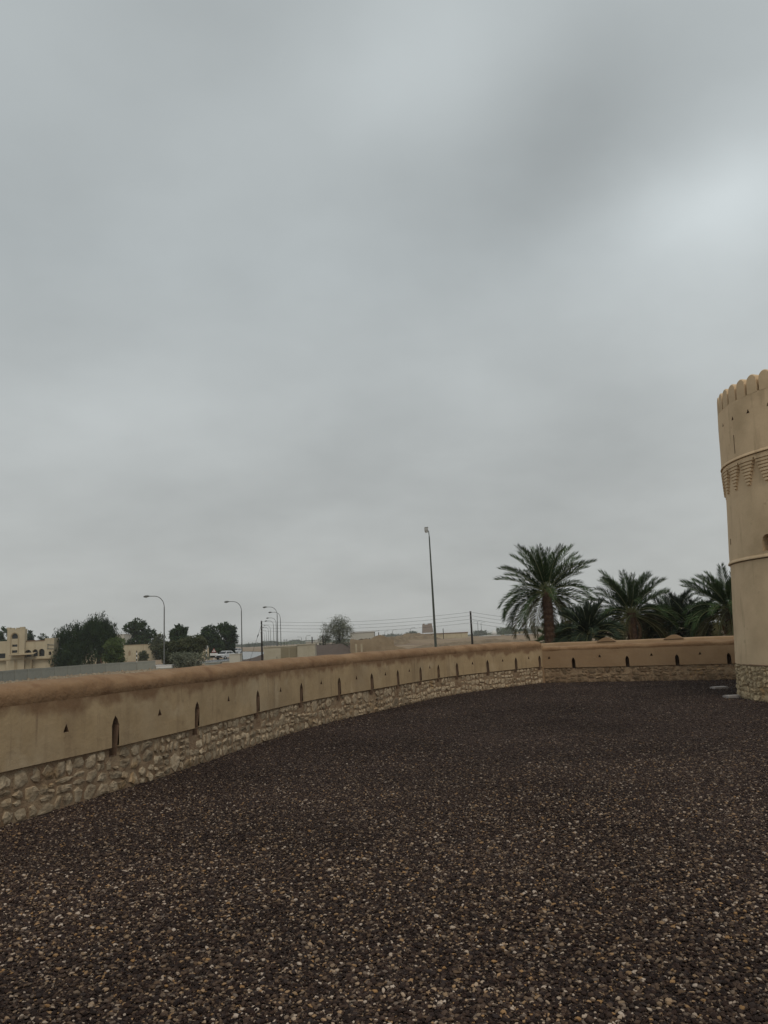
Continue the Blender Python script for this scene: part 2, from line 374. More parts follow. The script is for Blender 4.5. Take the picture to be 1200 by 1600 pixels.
def sheet(mapf, u0, u1, z0, z1, holes, du=0.3, dz=0.3):
    """triangulated sheet over (u, z) with polygon holes; returns verts, faces in mapf space"""
    vs = []; es = []
    nu = max(1, int(round((u1-u0)/du))); nz = max(1, int(round((z1-z0)/dz)))
    def inh(p, grow=0.0):
        for h in holes:
            if min(q[0] for q in h)-grow <= p[0] <= max(q[0] for q in h)+grow and min(q[1] for q in h)-grow <= p[1] <= max(q[1] for q in h)+grow: return True
        return False
    for i in range(nu+1):
        for j in range(nz+1):
            p = (u0+(u1-u0)*i/nu, z0+(z1-z0)*j/nz)
            if i in (0, nu) or j in (0, nz) or not inh(p, 0.015): vs.append(Vector(p))
    for h in holes:
        o = len(vs); vs += [Vector(p) for p in h]; es += [(o+k, o+(k+1) % len(h)) for k in range(len(h))]
    out = geometry.delaunay_2d_cdt(vs, es, [], 0, 1e-5)
    V, F = out[0], out[2]
    def inpoly(p, h):
        c = False; n = len(h); j = n-1
        for i in range(n):
            if (h[i][1] > p[1]) != (h[j][1] > p[1]) and p[0] < (h[j][0]-h[i][0])*(p[1]-h[i][1])/(h[j][1]-h[i][1])+h[i][0]: c = not c
            j = i
        return c
    FF = []
    for f in F:
        c = sum((V[i] for i in f), Vector((0, 0)))/len(f)
        if not any(inpoly(c, h) for h in holes): FF.append(tuple(f))
    return [mapf(v[0], v[1]) for v in V], FF

def slit_poly(u, z0, z1, w):
    return [(u-w/2, z0), (u+w/2, z0), (u+w/2, z1-w*.85), (u+w*.3, z1-w*.35), (u, z1), (u-w*.3, z1-w*.35), (u-w/2, z1-w*.85)]
def tri_poly(u, z, w): return [(u-w/2, z-w*.45), (u+w/2, z-w*.45), (u, z+w*.6)]

def niche(mapo, poly, depth, name, parent, m_, taper=1.0):
    """recess behind a hole: side walls and a back"""
    b = MB(); n = len(poly); cu = sum(p[0] for p in poly)/n; cz = sum(p[1] for p in poly)/n
    vs = [mapo(p[0], p[1], 0.0) for p in poly]+[mapo(cu+(p[0]-cu)*taper, cz+(p[1]-cz)*taper, -depth) for p in poly]
    b.add(vs, [(i, (i+1) % n, (i+1) % n+n, i+n) for i in range(n)]+[tuple(range(n, 2*n))])
    return b.build(name, m_, parent)

def rubble_cells(u0, u1, z0, z1, big=0.30, small=0.13, avoid=()):
    """random rubble layout: recursive split into uneven cells"""
    cells = []
    def rec(a, b, c, d):
        w, h = b-a, d-c
        lim = random.uniform(small*1.15, big)
        if w > h*random.uniform(.9, 2.0) and w > lim:
            t = a+w*random.uniform(.36, .64); rec(a, t, c, d); rec(t, b, c, d)
        elif h > lim*0.8 and h > small*1.1:
            t = c+h*random.uniform(.36, .64); rec(a, b, c, t); rec(a, b, t, d)
        elif w > lim: t = a+w*random.uniform(.4, .6); rec(a, t, c, d); rec(t, b, c, d)
        else: cells.append((a, b, c, d))
    u = u0
    while u < u1-1e-6:
        v = min(u1, u+random.uniform(.9, 1.4))
        if u1-v < .4: v = u1
        rec(u, v, z0, z1); u = v
    return cells

def stone_geo(cell, mapo, gap=0.018, proud=0.024, seed=0):
    a, b, c, d = cell; gap = random.uniform(.3, 1.3)*gap; cu, cz = (a+b)/2, (c+d)/2; w, h = (b-a)/2-gap/2, (d-c)/2-gap/2
    n = random.choice((5, 6, 6, 7, 8)); ph = random.uniform(0, 6.28); poly = []; ex = random.uniform(3.0, 7.0); zmin, zmax = c, d
    for k in range(n):
        t = ph+2*PI*k/n+random.uniform(-.32, .32); ct, st_ = math.cos(t), math.sin(t)
        r_ = 1/((abs(ct)**ex+abs(st_)**ex)**(1/ex)); r_ *= random.uniform(.84, 1.08); poly.append((cu+w*r_*ct, cz+h*r_*st_))
    def warp(u, z):
        return (u+.035*noise.noise(Vector((u*3.1, z*5, 1))), z+(.05*noise.noise(Vector((u*2.2, z*4, 6))))*min(1, max(0, (ZTOP-z))/.08)*min(1, z/.05+.2))
    ZTOP = .50 if mapo.__name__ != 'tw' else .72
    mp_ = lambda u, z, o: mapo(*warp(u, z), o)
    pr = proud*random.uniform(.45, 1.15); tx, tz = random.uniform(-.014, .014), random.uniform(-.014, .014)
    ou, oz = cu+w*random.uniform(-.3, .3), cz+h*random.uniform(-.3, .3)
    o = MB()
    V = [mp_(p[0], p[1], -0.014) for p in poly]
    V += [mp_(cu+(p[0]-cu)*random.uniform(.9, .97), cz+(p[1]-cz)*random.uniform(.9, .97), pr*random.uniform(.3, .85)+tx*(p[0]-cu)/w+tz*(p[1]-cz)/h) for p in poly]
    V += [mp_(ou+(p[0]-ou)*random.uniform(.35, .65), oz+(p[1]-oz)*random.uniform(.35, .65), pr*random.uniform(.7, 1.25)+tx*(p[0]-cu)/w*.6+tz*(p[1]-cz)/h*.6) for p in poly]
    V.append(mp_(ou, oz, pr*random.uniform(.8, 1.2)))
    Fc = []
    for k in range(n):
        k2 = (k+1) % n
        Fc += [(k, k2, n+k2, n+k), (n+k, n+k2, 2*n+k2), (n+k, 2*n+k2, 2*n+k), (2*n+k, 2*n+k2, 3*n)]
    o.add(V, Fc); return o

def parapet(path, u_lo, u_hi, name, label, zl, zb, zt, thick, slits, tris, mats, slit_w=.135, slit_z=(.42, .89), tri_z=.84, nstones=300, near=None, lip=0.035):
    """wall: rubble base below zl, plaster face zl..zb, rounded coping zb..zt"""
    mp, mc, mm, mr = mats
    root = thing(name, label, 'wall')
    hp = [slit_poly(u, slit_z[0], slit_z[1], slit_w) for u in slits]
    # plaster face (cut at the lower edge zl)
    face = []
    for h in hp:
        q = [(p[0], max(p[1], zl+0.0005)) for p in h]; face.append(q)
    th = [tri_poly(u, tri_z+random.uniform(-.012, .012), .085) for u in tris]
    wob = lambda u, z: 0.012*noise.noise(Vector((u*1.3, z*1.7, 5)))
    def fmap(u, z): return path.w(u, wob(u, z), z)
    # slits touch the lower edge: split the plaster into panels between slits so the outline stays clean
    V, F = sheet(fmap, u_lo, u_hi, zl, zb+.06, [[(x, (z if z > zl+.001 else zl+.0008)) for x, z in h] for h in face]+th, du=.22, dz=.16)
    b = MB(); b.add(V, F)
    # lip under the plaster
    cuts = sorted([u_lo, u_hi]+[s_+e for s_ in slits for e in (-slit_w/2, slit_w/2)])
    for a0, a1 in zip(cuts[::2], cuts[1::2]):
        nu = max(1, int((a1-a0)/.22))
        for i in range(nu):
            a_, c_ = a0+(a1-a0)*i/nu, a0+(a1-a0)*(i+1)/nu
            b.add([path.w(a_, wob(a_, zl), zl), path.w(c_, wob(c_, zl), zl), path.w(c_, -lip-.03, zl+.01), path.w(a_, -lip-.03, zl+.01)], [(0, 1, 2, 3)])
    b.build('plaster_face', mp, root)
    # mortar plane of the base, notched for the slits
    low = [[(u-slit_w/2, slit_z[0]), (u+slit_w/2, slit_z[0]), (u+slit_w/2, zl-.002), (u-slit_w/2, zl-.002)] for u in slits]
    V, F = sheet(lambda u, z: path.w(u, -lip+.014*noise.noise(Vector((u*6, z*6, 1))), z), u_lo, u_hi, -0.15, zl, low, du=.12, dz=.1)
    MB().add(V, F).build('mortar', mm, root)
    for h in hp: niche(lambda u, z, o: path.w(u, o+wob(u, z)-(lip if z < zl and o > -.01 else 0), z), h, .30, 'arrow_slit', root, M['niche'], 1.0)
    for h in th: niche(lambda u, z, o: path.w(u, o+wob(u, z), z), h, .22, 'triangular_vent', root, M['niche'], .9)
    # coping: profile swept along the path
    prof = [(-.05, zb-.04), (-.020, zb+.0), (.001, zb+.05), (.010, zb+.10), (.006, zb+.16), (-.02, zt-.06), (-.10, zt-.015), (-thick*.5, zt+.012), (-thick+.08, zt-.015), (-thick, zt-.08), (-thick-.03, zb+.08), (-thick, zb-.05), (-thick, GZ-.3)]
    n = int((u_hi-u_lo)/.18); V = []; F = []
    for i in range(n+1):
        u = u_lo+(u_hi-u_lo)*i/n
        a1 = noise.noise(Vector((u*.7, 0, 2)))*.020+noise.noise(Vector((u*2.6, 0, 7)))*.009
        for k, (o, z) in enumerate(prof):
            kk = noise.noise(Vector((u*1.7, k*.9, 9)))*.016
            zz_ = z+(a1+kk if 2 < k < 11 else 0)
            V.append(path.w(u, o+(kk*.8 if 2 < k < 11 else wob(u, z)+(noise.noise(Vector((u*1.9, 1, 4)))*.008 if k == 2 else 0)), zz_))
    m_ = len(prof)
    for i in range(n):
        for k in range(m_-1): F.append((i*m_+k, i*m_+k+1, (i+1)*m_+k+1, (i+1)*m_+k))
    F.append(tuple(range(m_))); F.append(tuple(n*m_+k for k in range(m_-1, -1, -1)))
    cb = MB().add(V, F); cb.smooth = True; cb.build('coping', mc, root)
    # rubble stones
    cells = rubble_cells(u_lo, u_hi, 0.0, zl-.012, big=.36, small=.115)
    cells = [c_ for c_ in cells if not any(c_[1] > s_-slit_w/2-.01 and c_[0] < s_+slit_w/2+.01 and c_[3] > slit_z[0]-.03 for s_ in slits)]
    def mo(u, z, o): return path.w(u, o-lip, z)
    if near is not None:
        vis = [c_ for c_ in cells if c_[1] > near]; hid = [c_ for c_ in cells if c_[1] <= near]
        vis.sort(key=lambda c_: c_[0])
    else: vis, hid = cells, []
    far = vis[nstones:]; vis = vis[:nstones]
    for c_ in vis: stone_geo(c_, mo).build('stone', mr, root)
    rest = hid+far
    if rest:
        b = MB()
        for c_ in rest:
            s_ = stone_geo(c_, mo); b.add(s_.v, s_.f)
        tag(b.build('stones', mr, root), kind='stuff')
    return root

pl = Path(LEFT)
SL = [(180, 1150), (308, 1120), (403, 1096), (471, 1082), (530, 1070), (581, 1062), (622, 1054), (657, 1048), (685, 1042), (714, 1040), (762, 1037), (806, 1033), (845, 1030)]
sl = [pl.hit(*q) for q in SL]; sl = [s_ for s_ in sl if s_ is not None]
sl[-1] = min(sl[-1], pl.len-.14)
TR = [(104, 1142), (250, 1112), (357, 1087), (438, 1071), (502, 1061), (557, 1052), (602, 1046), (639, 1041), (671, 1036), (738, 1030), (785, 1027), (826, 1023)]
tr = [pl.hit(*q) for q in TR]
s0 = sl[0]
near_sl = [s0-1.95*k for k in range(1, 6)]; near_tr = [tr[0]-1.95*k for k in range(1, 6)]
parapet(pl, 0.1, pl.len, 'parapet_wall', 'long curving parapet with tan plaster face, arrow slits and pale rubble base, sweeping in from the left edge', .525, 1.10, 1.355, .5,
        near_sl[::-1]+sl, near_tr[::-1]+tr, (M['plaster'], M['coping'], M['mortar'], M['rubble']), near=pl.hit(2, 1200)-.5)
pb = Path(BACK, False)
SB = [(896, 1034), (980, 1032), (1058, 1030), (1139, 1028)]; sb = [pb.hit(*q) for q in SB]
TB = [(858, 1029), (937, 1027), (1018, 1025), (1094, 1023)]; tb = [pb.hit(*q) for q in TB]
parapet(pb, 0.03, pb.len, 'parapet_wall', 'straight lower parapet with brown plaster and brown rubble base in front of the date palms', .47, .97, 1.165, .4,
        sb, tb, (M['plaster_warm'], M['coping'], M['mortar'], M['rubble_back']), slit_w=.115, slit_z=(.44, .79), tri_z=.80)

# outer wall behind the back parapet
po = Path([(4.7, 28.6), (14.5, 24.6)], False)
root = thing('outer_wall', 'low outer wall of brown plaster with two small rounded knobs, behind the straight parapet', 'wall')
b = MB(); n = 50; V = []; prof = [(0.0, GZ-.2), (0.0, 1.13), (-.03, 1.2), (-.12, 1.235), (-.28, 1.235), (-.36, 1.18), (-.4, 1.1), (-.4, GZ-.2)]
for i in range(n+1):
    u = po.len*i/n; nn = noise.noise(Vector((u*.9, 3, 3)))*.012
    V += [po.w(u, o, z+(nn if 0 < k < 7 else 0)+0.012*u/po.len) for k, (o, z) in enumerate(prof)]
k_ = len(prof); F = [(i*k_+j, i*k_+j+1, (i+1)*k_+j+1, (i+1)*k_+j) for i in range(n) for j in range(k_-1)]+[tuple(range(k_)), tuple(n*k_+j for j in range(k_-1, -1, -1))]
b.add(V, F).build('wall_body', M['plaster_warm'], root)
for px in (947, 1053):
    u = po.hit(px, 1000); kb = MB(); prof2 = []
    for t in range(13):
        a = PI*t/12; prof2.append((-math.cos(a)*.24*(1+.35*(1-math.sin(a))), math.sin(a)**1.5*.14))
    vs = [po.w(u+p, .01, 1.235+q-.02) for p, q in prof2]+[po.w(u+p, -.3, 1.235+q-.02) for p, q in prof2]; q_ = len(prof2)
    kb.add(vs, [tuple(range(q_)), tuple(range(2*q_-1, q_-1, -1))]+[(i+1, i, i+q_, i+1+q_) for i in range(q_-1)]+[(0, q_-1, 2*q_-1, q_)]).build('knob', M['plaster_warm'], root)

# ------------------------------------------------------------------ gravel terrace
inner = [tuple(pl.w(pl.len*i/40, -.06, 0)) for i in range(41)]+[pb.w(pb.len, -.06, 0)]
poly = inner+[(30, 15, 0), (30, -6, 0), (-6, -6, 0)]
b = MB(); b.add([(p[0], p[1], 0) for p in poly], [tuple(range(len(poly)))])
def gravel_extra(t, c, co):
    v = N(t, 'ShaderNodeTexVoronoi'); v.inputs['Scale'].default_value = 48; v.inputs['Randomness'].default_value = 1; t.links.new(co, v.inputs['Vector'])
    cr = N(t, 'ShaderNodeValToRGB'); el = cr.color_ramp.elements
    el[0].position = 0; el[0].color = (0.030, 0.022, 0.020, 1); el[1].position = 1; el[1].color = (0.14, 0.11, 0.08, 1)
    for p, cc in ((.35, (0.038, 0.027, 0.0245, 1)), (.7, (0.053, 0.038, 0.033, 1)), (.9, (0.075, 0.056, 0.046, 1)), (.96, (0.26, 0.21, 0.16, 1))):
        e_ = el.new(p); e_.color = cc
    sp = N(t, 'ShaderNodeSeparateColor'); t.links.new(v.outputs['Color'], sp.inputs[0]); t.links.new(sp.outputs[0], cr.inputs[0])
    return cr.outputs[0]
mg = mat('gravel_bed', (0.05, 0.04, 0.035), 0.95, coord='World', extra=gravel_extra, spec=.08)
t = mg.node_tree; v = N(t, 'ShaderNodeTexVoronoi'); v.inputs['Scale'].default_value = 48
gp = t.nodes.new('ShaderNodeNewGeometry'); t.links.new(gp.outputs['Position'], v.inputs['Vector'])
bp = N(t, 'ShaderNodeBump'); bp.invert = True; bp.inputs['Strength'].default_value = 1; bp.inputs['Distance'].default_value = .012
t.links.new(v.outputs['Distance'], bp.inputs['Height']); t.links.new(bp.outputs[0], t.nodes['Principled BSDF'].inputs['Normal'])
terr = tag(b.build('gravel_terrace', mg), kind='structure')
# retaining mass under the terrace edge is the walls' own outer face; loose pebbles on top
def pebble_mat():
    m_ = bpy.data.materials.new('pebble'); m_.use_nodes = True; t = m_.node_tree; b_ = t.nodes['Principled BSDF']
    b_.inputs['Roughness'].default_value = .8; b_.inputs['Specular IOR Level'].default_value = .12
    oi = N(t, 'ShaderNodeObjectInfo'); cr = N(t, 'ShaderNodeValToRGB'); cr.color_ramp.interpolation = 'LINEAR'; el = cr.color_ramp.elements
    el[0].position = 0; el[0].color = (0.026, 0.020, 0.019, 1); el[1].position = 1; el[1].color = (0.75, 0.70, 0.62, 1)
    for p, cc in ((.18, (0.036, 0.027, 0.025, 1)), (.36, (0.060, 0.040, 0.034, 1)), (.46, (0.052, 0.046, 0.048, 1)), (.60, (0.090, 0.064, 0.050, 1)), (.71, (0.13, 0.10, 0.082, 1)),
                  (.80, (0.19, 0.14, 0.095, 1)), (.865, (0.24, 0.215, 0.19, 1)), (.915, (0.40, 0.32, 0.22, 1)), (.94, (0.48, 0.31, 0.14, 1)), (.968, (0.60, 0.53, 0.43, 1))):
        e_ = el.new(p); e_.color = cc
    t.links.new(oi.outputs['Random'], cr.inputs[0])
    tcx = t.nodes.new('ShaderNodeNewGeometry')
    tn_ = N(t, 'ShaderNodeMix', data_type='RGBA', blend_type='MULTIPLY'); tn_.inputs['Factor'].default_value = 1; t.links.new(cr.outputs[0], tn_.inputs['A']); tn_.inputs['B'].default_value = (.73, .64, .59, 1)
    c = mixnoise(t, tn_.outputs['Result'], tcx.outputs['Position'], (0.035, 0.025, 0.021), 0.9, 0.45, 0.7, amount=.30)
    # pebble colour blends towards dark brown farther along y, noise breaking the border
    sy = N(t, 'ShaderNodeSeparateXYZ'); t.links.new(tcx.outputs['Position'], sy.inputs[0])
    n0 = N(t, 'ShaderNodeTexNoise'); n0.inputs['Scale'].default_value = .5; n0.inputs['Detail'].default_value = 4; t.links.new(tcx.outputs['Position'], n0.inputs['Vector'])
    yy = math_(t, 'ADD', sy.outputs[1], math_(t, 'MULTIPLY', math_(t, 'SUBTRACT', n0.outputs['Fac'], .5), 7.0))
    fr_ = N(t, 'ShaderNodeMapRange', interpolation_type='SMOOTHSTEP'); fr_.inputs[1].default_value = 3.5; fr_.inputs[2].default_value = 14; fr_.inputs[4].default_value = .72; t.links.new(yy, fr_.inputs[0])
    xf = N(t, 'ShaderNodeMix', data_type='RGBA'); t.links.new(fr_.outputs[0], xf.inputs['Factor']); t.links.new(c, xf.inputs['A']); xf.inputs['B'].default_value = (0.048, 0.035, 0.032, 1); c = xf.outputs['Result']
    n = N(t, 'ShaderNodeTexNoise'); n.inputs['Scale'].default_value = .45; n.inputs['Detail'].default_value = 5; t.links.new(tcx.outputs['Position'], n.inputs['Vector'])
    r = N(t, 'ShaderNodeMapRange'); r.inputs[1].default_value = .3; r.inputs[2].default_value = .7; r.inputs[3].default_value = .7; r.inputs[4].default_value = 1.25; t.links.new(n.outputs['Fac'], r.inputs[0])
    v = N(t, 'ShaderNodeVectorMath', operation='SCALE'); t.links.new(c, v.inputs[0]); t.links.new(r.outputs[0], v.inputs['Scale'])
    t.links.new(v.outputs[0], b_.inputs['Base Color']); return m_
def gravel_nodes(m_):
    ng = bpy.data.node_groups.new('scatter_gravel', 'GeometryNodeTree')
    ng.interface.new_socket('Geometry', in_out='INPUT', socket_type='NodeSocketGeometry'); ng.interface.new_socket('Geometry', in_out='OUTPUT', socket_type='NodeSocketGeometry')
    gi = ng.nodes.new('NodeGroupInput'); go = ng.nodes.new('NodeGroupOutput'); K = ng.links.new
    geos = []
    for i in range(5):
        ic = ng.nodes.new('GeometryNodeMeshIcoSphere'); ic.inputs['Radius'].default_value = 1; ic.inputs['Subdivisions'].default_value = 2
        ps = ng.nodes.new('GeometryNodeInputPosition'); nz = ng.nodes.new('ShaderNodeTexNoise'); nz.noise_dimensions = '4D'; nz.inputs['W'].default_value = i*3.7; nz.inputs['Scale'].default_value = .9; nz.inputs['Detail'].default_value = 1
        K(ps.outputs[0], nz.inputs['Vector'])
        s1 = ng.nodes.new('ShaderNodeVectorMath'); s1.operation = 'SUBTRACT'; K(nz.outputs['Color'], s1.inputs[0]); s1.inputs[1].default_value = (.5, .5, .5)
        s2 = ng.nodes.new('ShaderNodeVectorMath'); s2.operation = 'SCALE'; K(s1.outputs[0], s2.inputs[0]); s2.inputs['Scale'].default_value = 1.9
        sp = ng.nodes.new('GeometryNodeSetPosition'); K(ic.outputs['Mesh'], sp.inputs['Geometry']); K(s2.outputs[0], sp.inputs['Offset'])
        tr_ = ng.nodes.new('GeometryNodeTransform'); K(sp.outputs[0], tr_.inputs['Geometry']); tr_.inputs['Scale'].default_value = (1, (.62, .8, .7, .5, .9)[i], (.42, .5, .36, .45, .55)[i])
        sm = ng.nodes.new('GeometryNodeSetMaterial'); sm.inputs['Material'].default_value = m_; K(tr_.outputs[0], sm.inputs['Geometry'])
        ss = ng.nodes.new('GeometryNodeSetShadeSmooth'); K(sm.outputs[0], ss.inputs['Geometry']); geos.append(ss.outputs[0])
    gti = ng.nodes.new('GeometryNodeGeometryToInstance')
    for g_ in reversed(geos): K(g_, gti.inputs[0])
    na = ng.nodes.new('GeometryNodeInputNamedAttribute'); na.data_type = 'FLOAT'; na.inputs['Name'].default_value = 'dens'
    na2 = ng.nodes.new('GeometryNodeInputNamedAttribute'); na2.data_type = 'FLOAT'; na2.inputs['Name'].default_value = 'size'
    dp = ng.nodes.new('GeometryNodeDistributePointsOnFaces'); K(gi.outputs[0], dp.inputs['Mesh']); K(na.outputs['Attribute'], dp.inputs['Density']); dp.inputs['Seed'].default_value = 3
    # heave the pebbles a little so they overlap in a pile
    rz = ng.nodes.new('FunctionNodeRandomValue'); rz.data_type = 'FLOAT'; rz.inputs[2].default_value = -.003; rz.inputs[3].default_value = .011; rz.inputs['Seed'].default_value = 5
    cx = ng.nodes.new('ShaderNodeCombineXYZ'); K(rz.outputs[1], cx.inputs[2])
    sp2 = ng.nodes.new('GeometryNodeSetPosition'); K(dp.outputs['Points'], sp2.inputs['Geometry']); K(cx.outputs[0], sp2.inputs['Offset'])
    ip = ng.nodes.new('GeometryNodeInstanceOnPoints'); K(sp2.outputs[0], ip.inputs['Points']); K(gti.outputs[0], ip.inputs['Instance']); ip.inputs['Pick Instance'].default_value = True
    rr = ng.nodes.new('FunctionNodeRandomValue'); rr.data_type = 'FLOAT_VECTOR'; rr.inputs[0].default_value = (-.45, -.45, 0); rr.inputs[1].default_value = (.45, .45, 6.283)
    K(rr.outputs[0], ip.inputs['Rotation'])
    rs = ng.nodes.new('FunctionNodeRandomValue'); rs.data_type = 'FLOAT'; rs.inputs[2].default_value = 0.0; rs.inputs[3].default_value = 1.0; rs.inputs['Seed'].default_value = 9
    pw = ng.nodes.new('ShaderNodeMath'); pw.operation = 'POWER'; K(rs.outputs[1], pw.inputs[0]); pw.inputs[1].default_value = 2.6
    ma = ng.nodes.new('ShaderNodeMath'); ma.operation = 'MULTIPLY_ADD'; K(pw.outputs[0], ma.inputs[0]); ma.inputs[1].default_value = .0115; ma.inputs[2].default_value = .0066
    mu = ng.nodes.new('ShaderNodeMath'); mu.operation = 'MULTIPLY'; K(ma.outputs[0], mu.inputs[0]); K(na2.outputs['Attribute'], mu.inputs[1])
    K(mu.outputs[0], ip.inputs['Scale']); K(ip.outputs[0], go.inputs[0]); return ng
gb = MB(); dens = []; size = []
def in_terrace(x, y):
    # inside the curved parapet and outside the tower
    P_ = poly; c = False; j = len(P_)-1
    for i in range(len(P_)):
        if (P_[i][1] > y) != (P_[j][1] > y) and x < (P_[j][0]-P_[i][0])*(y-P_[i][1])/(P_[j][1]-P_[i][1])+P_[i][0]: c = not c
        j = i
    return c and math.hypot(x-10.534, y-16.9975) > 2.75
y = 2.0
while y < 25.5:
    st = .25
    x0, x1 = -(.56*y+1.0), (.56*y+1.0)
    nxx = int((x1-x0)/st)+1
    for i in range(nxx):
        x = x0+i*st
        if in_terrace(x+st/2, y+st/2):
            gb.add([(x, y, 0), (x+st, y, 0), (x+st, y+st, 0), (x, y+st, 0)], [(0, 1, 2, 3)])
            yy = y
            dens.append(7000 if yy < 6.5 else 5000 if yy < 10 else 2100 if yy < 15 else 900)
            size.append(1.0 if yy < 10 else 1.15 if yy < 15 else 1.35)
    y += st
go_ = gb.build('gravel', pebble_mat())
for nm, arr in (('dens', dens), ('size', size)):
    a_ = go_.data.attributes.new(nm, 'FLOAT', 'FACE'); a_.data.foreach_set('value', arr)
md = go_.modifiers.new('scatter', 'NODES'); md.node_group = gravel_nodes(go_.data.materials[0])
tag(go_, 'dark brown river gravel with scattered tan and white pebbles covering the terrace', kind='stuff')

# two pale slabs in the gravel
for (p, lab) in (((8.42, 20.3), 'pale flat stone slab lying in the gravel, the farther of two beside the tower'), ((7.66, 17.75), 'pale flat stone slab lying in the gravel, the nearer of two beside the tower')):
    b = MB(); b.box(-.19, .19, -.13, .13, -.01, .035); b.box(-.17, .17, -.11, .11, .035, .045)
    tag(b.build('stone_slab', M['slab'], loc=(p[0], p[1], .012), rz=random.uniform(-.1, .1)), lab, 'slab', 'pale slabs in the gravel')

# ------------------------------------------------------------------ round tower
TC = Vector((10.534, 16.9975)); D2R = PI/180
tower = thing('round_tower', 'round tan plastered watchtower with scalloped battlements and stepped corbels at the right edge', 'tower', (TC.x, TC.y, 0))
RZ = [(-.2, 2.89), (0, 2.87), (.74, 2.83), (2.95, 2.69), (3.07, 2.70), (4.6, 2.605), (5.18, 2.575), (5.25, 2.635), (6.1, 2.60), (7.1, 2.55)]
def rad(z):
    for (a, ra), (b_, rb) in zip(RZ, RZ[1:]):
        if z <= b_: return ra+(rb-ra)*(z-a)/(b_-a)
    return RZ[-1][1]
def tmap(R0):
    """(arc, z) on a cylinder -> point; arc is angle in radians * 2.6"""
    def f(u, z, o=0.0):
        r_ = rad(z)+R0+o; return (math.cos(u/2.6)*r_, math.sin(u/2.6)*r_, z)
    return f
TA = lambda deg: deg*D2R*2.6
U0, U1 = TA(0), TA(360)
f0 = tmap(0.0)
wobt = lambda u, z: .01*noise.noise(Vector((math.cos(u/2.6)*3, math.sin(u/2.6)*3, z*1.2)))
def fm(u, z): return f0(u, z, wobt(u, z))
# lower body
arch = []
def arch_poly(deg, z0, z1, w):
    u = TA(deg); p = [(u-w/2, z0), (u+w/2, z0)]
    for k in range(7):
        a = PI*k/6; p.append((u+math.cos(a)*w/2, z1-w/2+math.sin(a)*w/2))
    return p
low_holes = [arch_poly(200.3+d_, 3.12, 3.47, .27) for d_ in (0, 60, 120)]
tiny = [[(TA(d_)-.025, z), (TA(d_)+.025, z), (TA(d_)+.02, z+.13), (TA(d_)-.015, z+.14)] for d_, z in ((167.2, 3.43),)]
V, F = sheet(fm, U0, U1, .74, 2.97, [], du=.3, dz=.3); bl = MB().add(V, F); bl.smooth = True; bl.build('lower_drum', M['plaster_tower'], tower)
V, F = sheet(fm, U0, U1, 3.03, 5.19, low_holes+tiny, du=.25, dz=.25); bl = MB().add(V, F); bl.smooth = True; bl.build('middle_drum', M['plaster_tower'], tower)
tri_h = [tri_poly(TA(184.3+12*k), 6.20, .085) for k in range(-9, 12)]
sl_h = [[(TA(d_)-.013, 5.39), (TA(d_)+.013, 5.39), (TA(d_)+.013, 5.82), (TA(d_)-.013, 5.82)] for d_ in (184, 220, 256, 148)]
V, F = sheet(fm, U0, U1, 5.26, 6.57, tri_h+sl_h, du=.25, dz=.25); bl = MB().add(V, F); bl.smooth = True; bl.build('upper_drum', M['plaster_tower'], tower)
for h in low_holes: niche(lambda u, z, o: f0(u, z, o), h, .22, 'arched_niche', tower, M['plaster_tower'])
for h in tri_h: niche(lambda u, z, o: f0(u, z, o), h, .2, 'triangular_vent', tower, M['niche'])
for h in sl_h: niche(lambda u, z, o: f0(u, z, o), h, .12, 'arrow_slit', tower, M['niche'])
for h in tiny: niche(lambda u, z, o: f0(u, z, o), h, .12, 'drain_hole', tower, M['niche'])
def ring(prof, name, m_, n=96, smooth=False):
    V = []; k_ = len(prof)
    for i in range(n):
        a = 2*PI*i/n; V += [(math.cos(a)*r_, math.sin(a)*r_, z) for r_, z in prof]
    F = [(i*k_+j, ((i+1) % n)*k_+j, ((i+1) % n)*k_+(j+1) % k_, i*k_+(j+1) % k_) for i in range(n) for j in range(k_)]
    b = MB().add(V, F); b.smooth = smooth; return b.build(name, m_, tower)
ring([(2.60, 2.985), (2.722, 2.985), (2.734, 2.996), (2.728, 3.02), (2.702, 3.06), (2.60, 3.07)], 'string_course', M['plaster_tower'])
ring([(2.45, 5.235), (2.65, 5.235), (2.658, 5.245), (2.650, 5.27), (2.634, 5.30), (2.5, 5.31)], 'cornice', M['plaster_tower'])
ring([(2.45, 5.165), (2.628, 5.165), (2.624, 5.222), (2.45, 5.222)], 'cornice_band', M['plaster_tower'])
ring([(2.3, .70), (2.835, .745), (2.825, .76), (2.3, .80)], 'plinth_lip', M['niche'])
# stepped corbels: one mesh data shared by 32 parts
def corbel_mesh():
    b = MB(); steps = 8; zt_, zb_ = 5.165, 4.585
    for k in range(steps):
        z1 = zt_-(zt_-zb_)*k/steps; z0 = zt_-(zt_-zb_)*(k+1)/steps+.004
        hw = (4.95-4.35*k/(steps-.4))*D2R; r1 = rad((z0+z1)/2)+.075-.042*k/steps; r1b = r1-.04
        n = max(2, int(6-k*.6)); V = []
        for i in range(n+1):
            a = -hw+2*hw*i/n
            for (r_, z) in ((2.45, z1), (r1, z1), (r1, z0+.018), (r1b, z0), (2.45, z0)): V.append((math.cos(a)*r_, math.sin(a)*r_, z))
        F = [(i*5+j, i*5+j+1, (i+1)*5+j+1, (i+1)*5+j) for i in range(n) for j in range(4)]+[(0, 4, 3, 2, 1), tuple(n*5+j for j in range(5))]
        F = [tuple(reversed(f)) for f in F]
        b.add(V, F)
    return b.mesh('corbel', M['plaster_tower'])
cm = corbel_mesh()
for k in range(32):
    o = bpy.data.objects.new('corbel', cm); C.objects.link(o); o.parent = tower; o.rotation_euler = (0, 0, (180.4+11.25*k)*D2R)
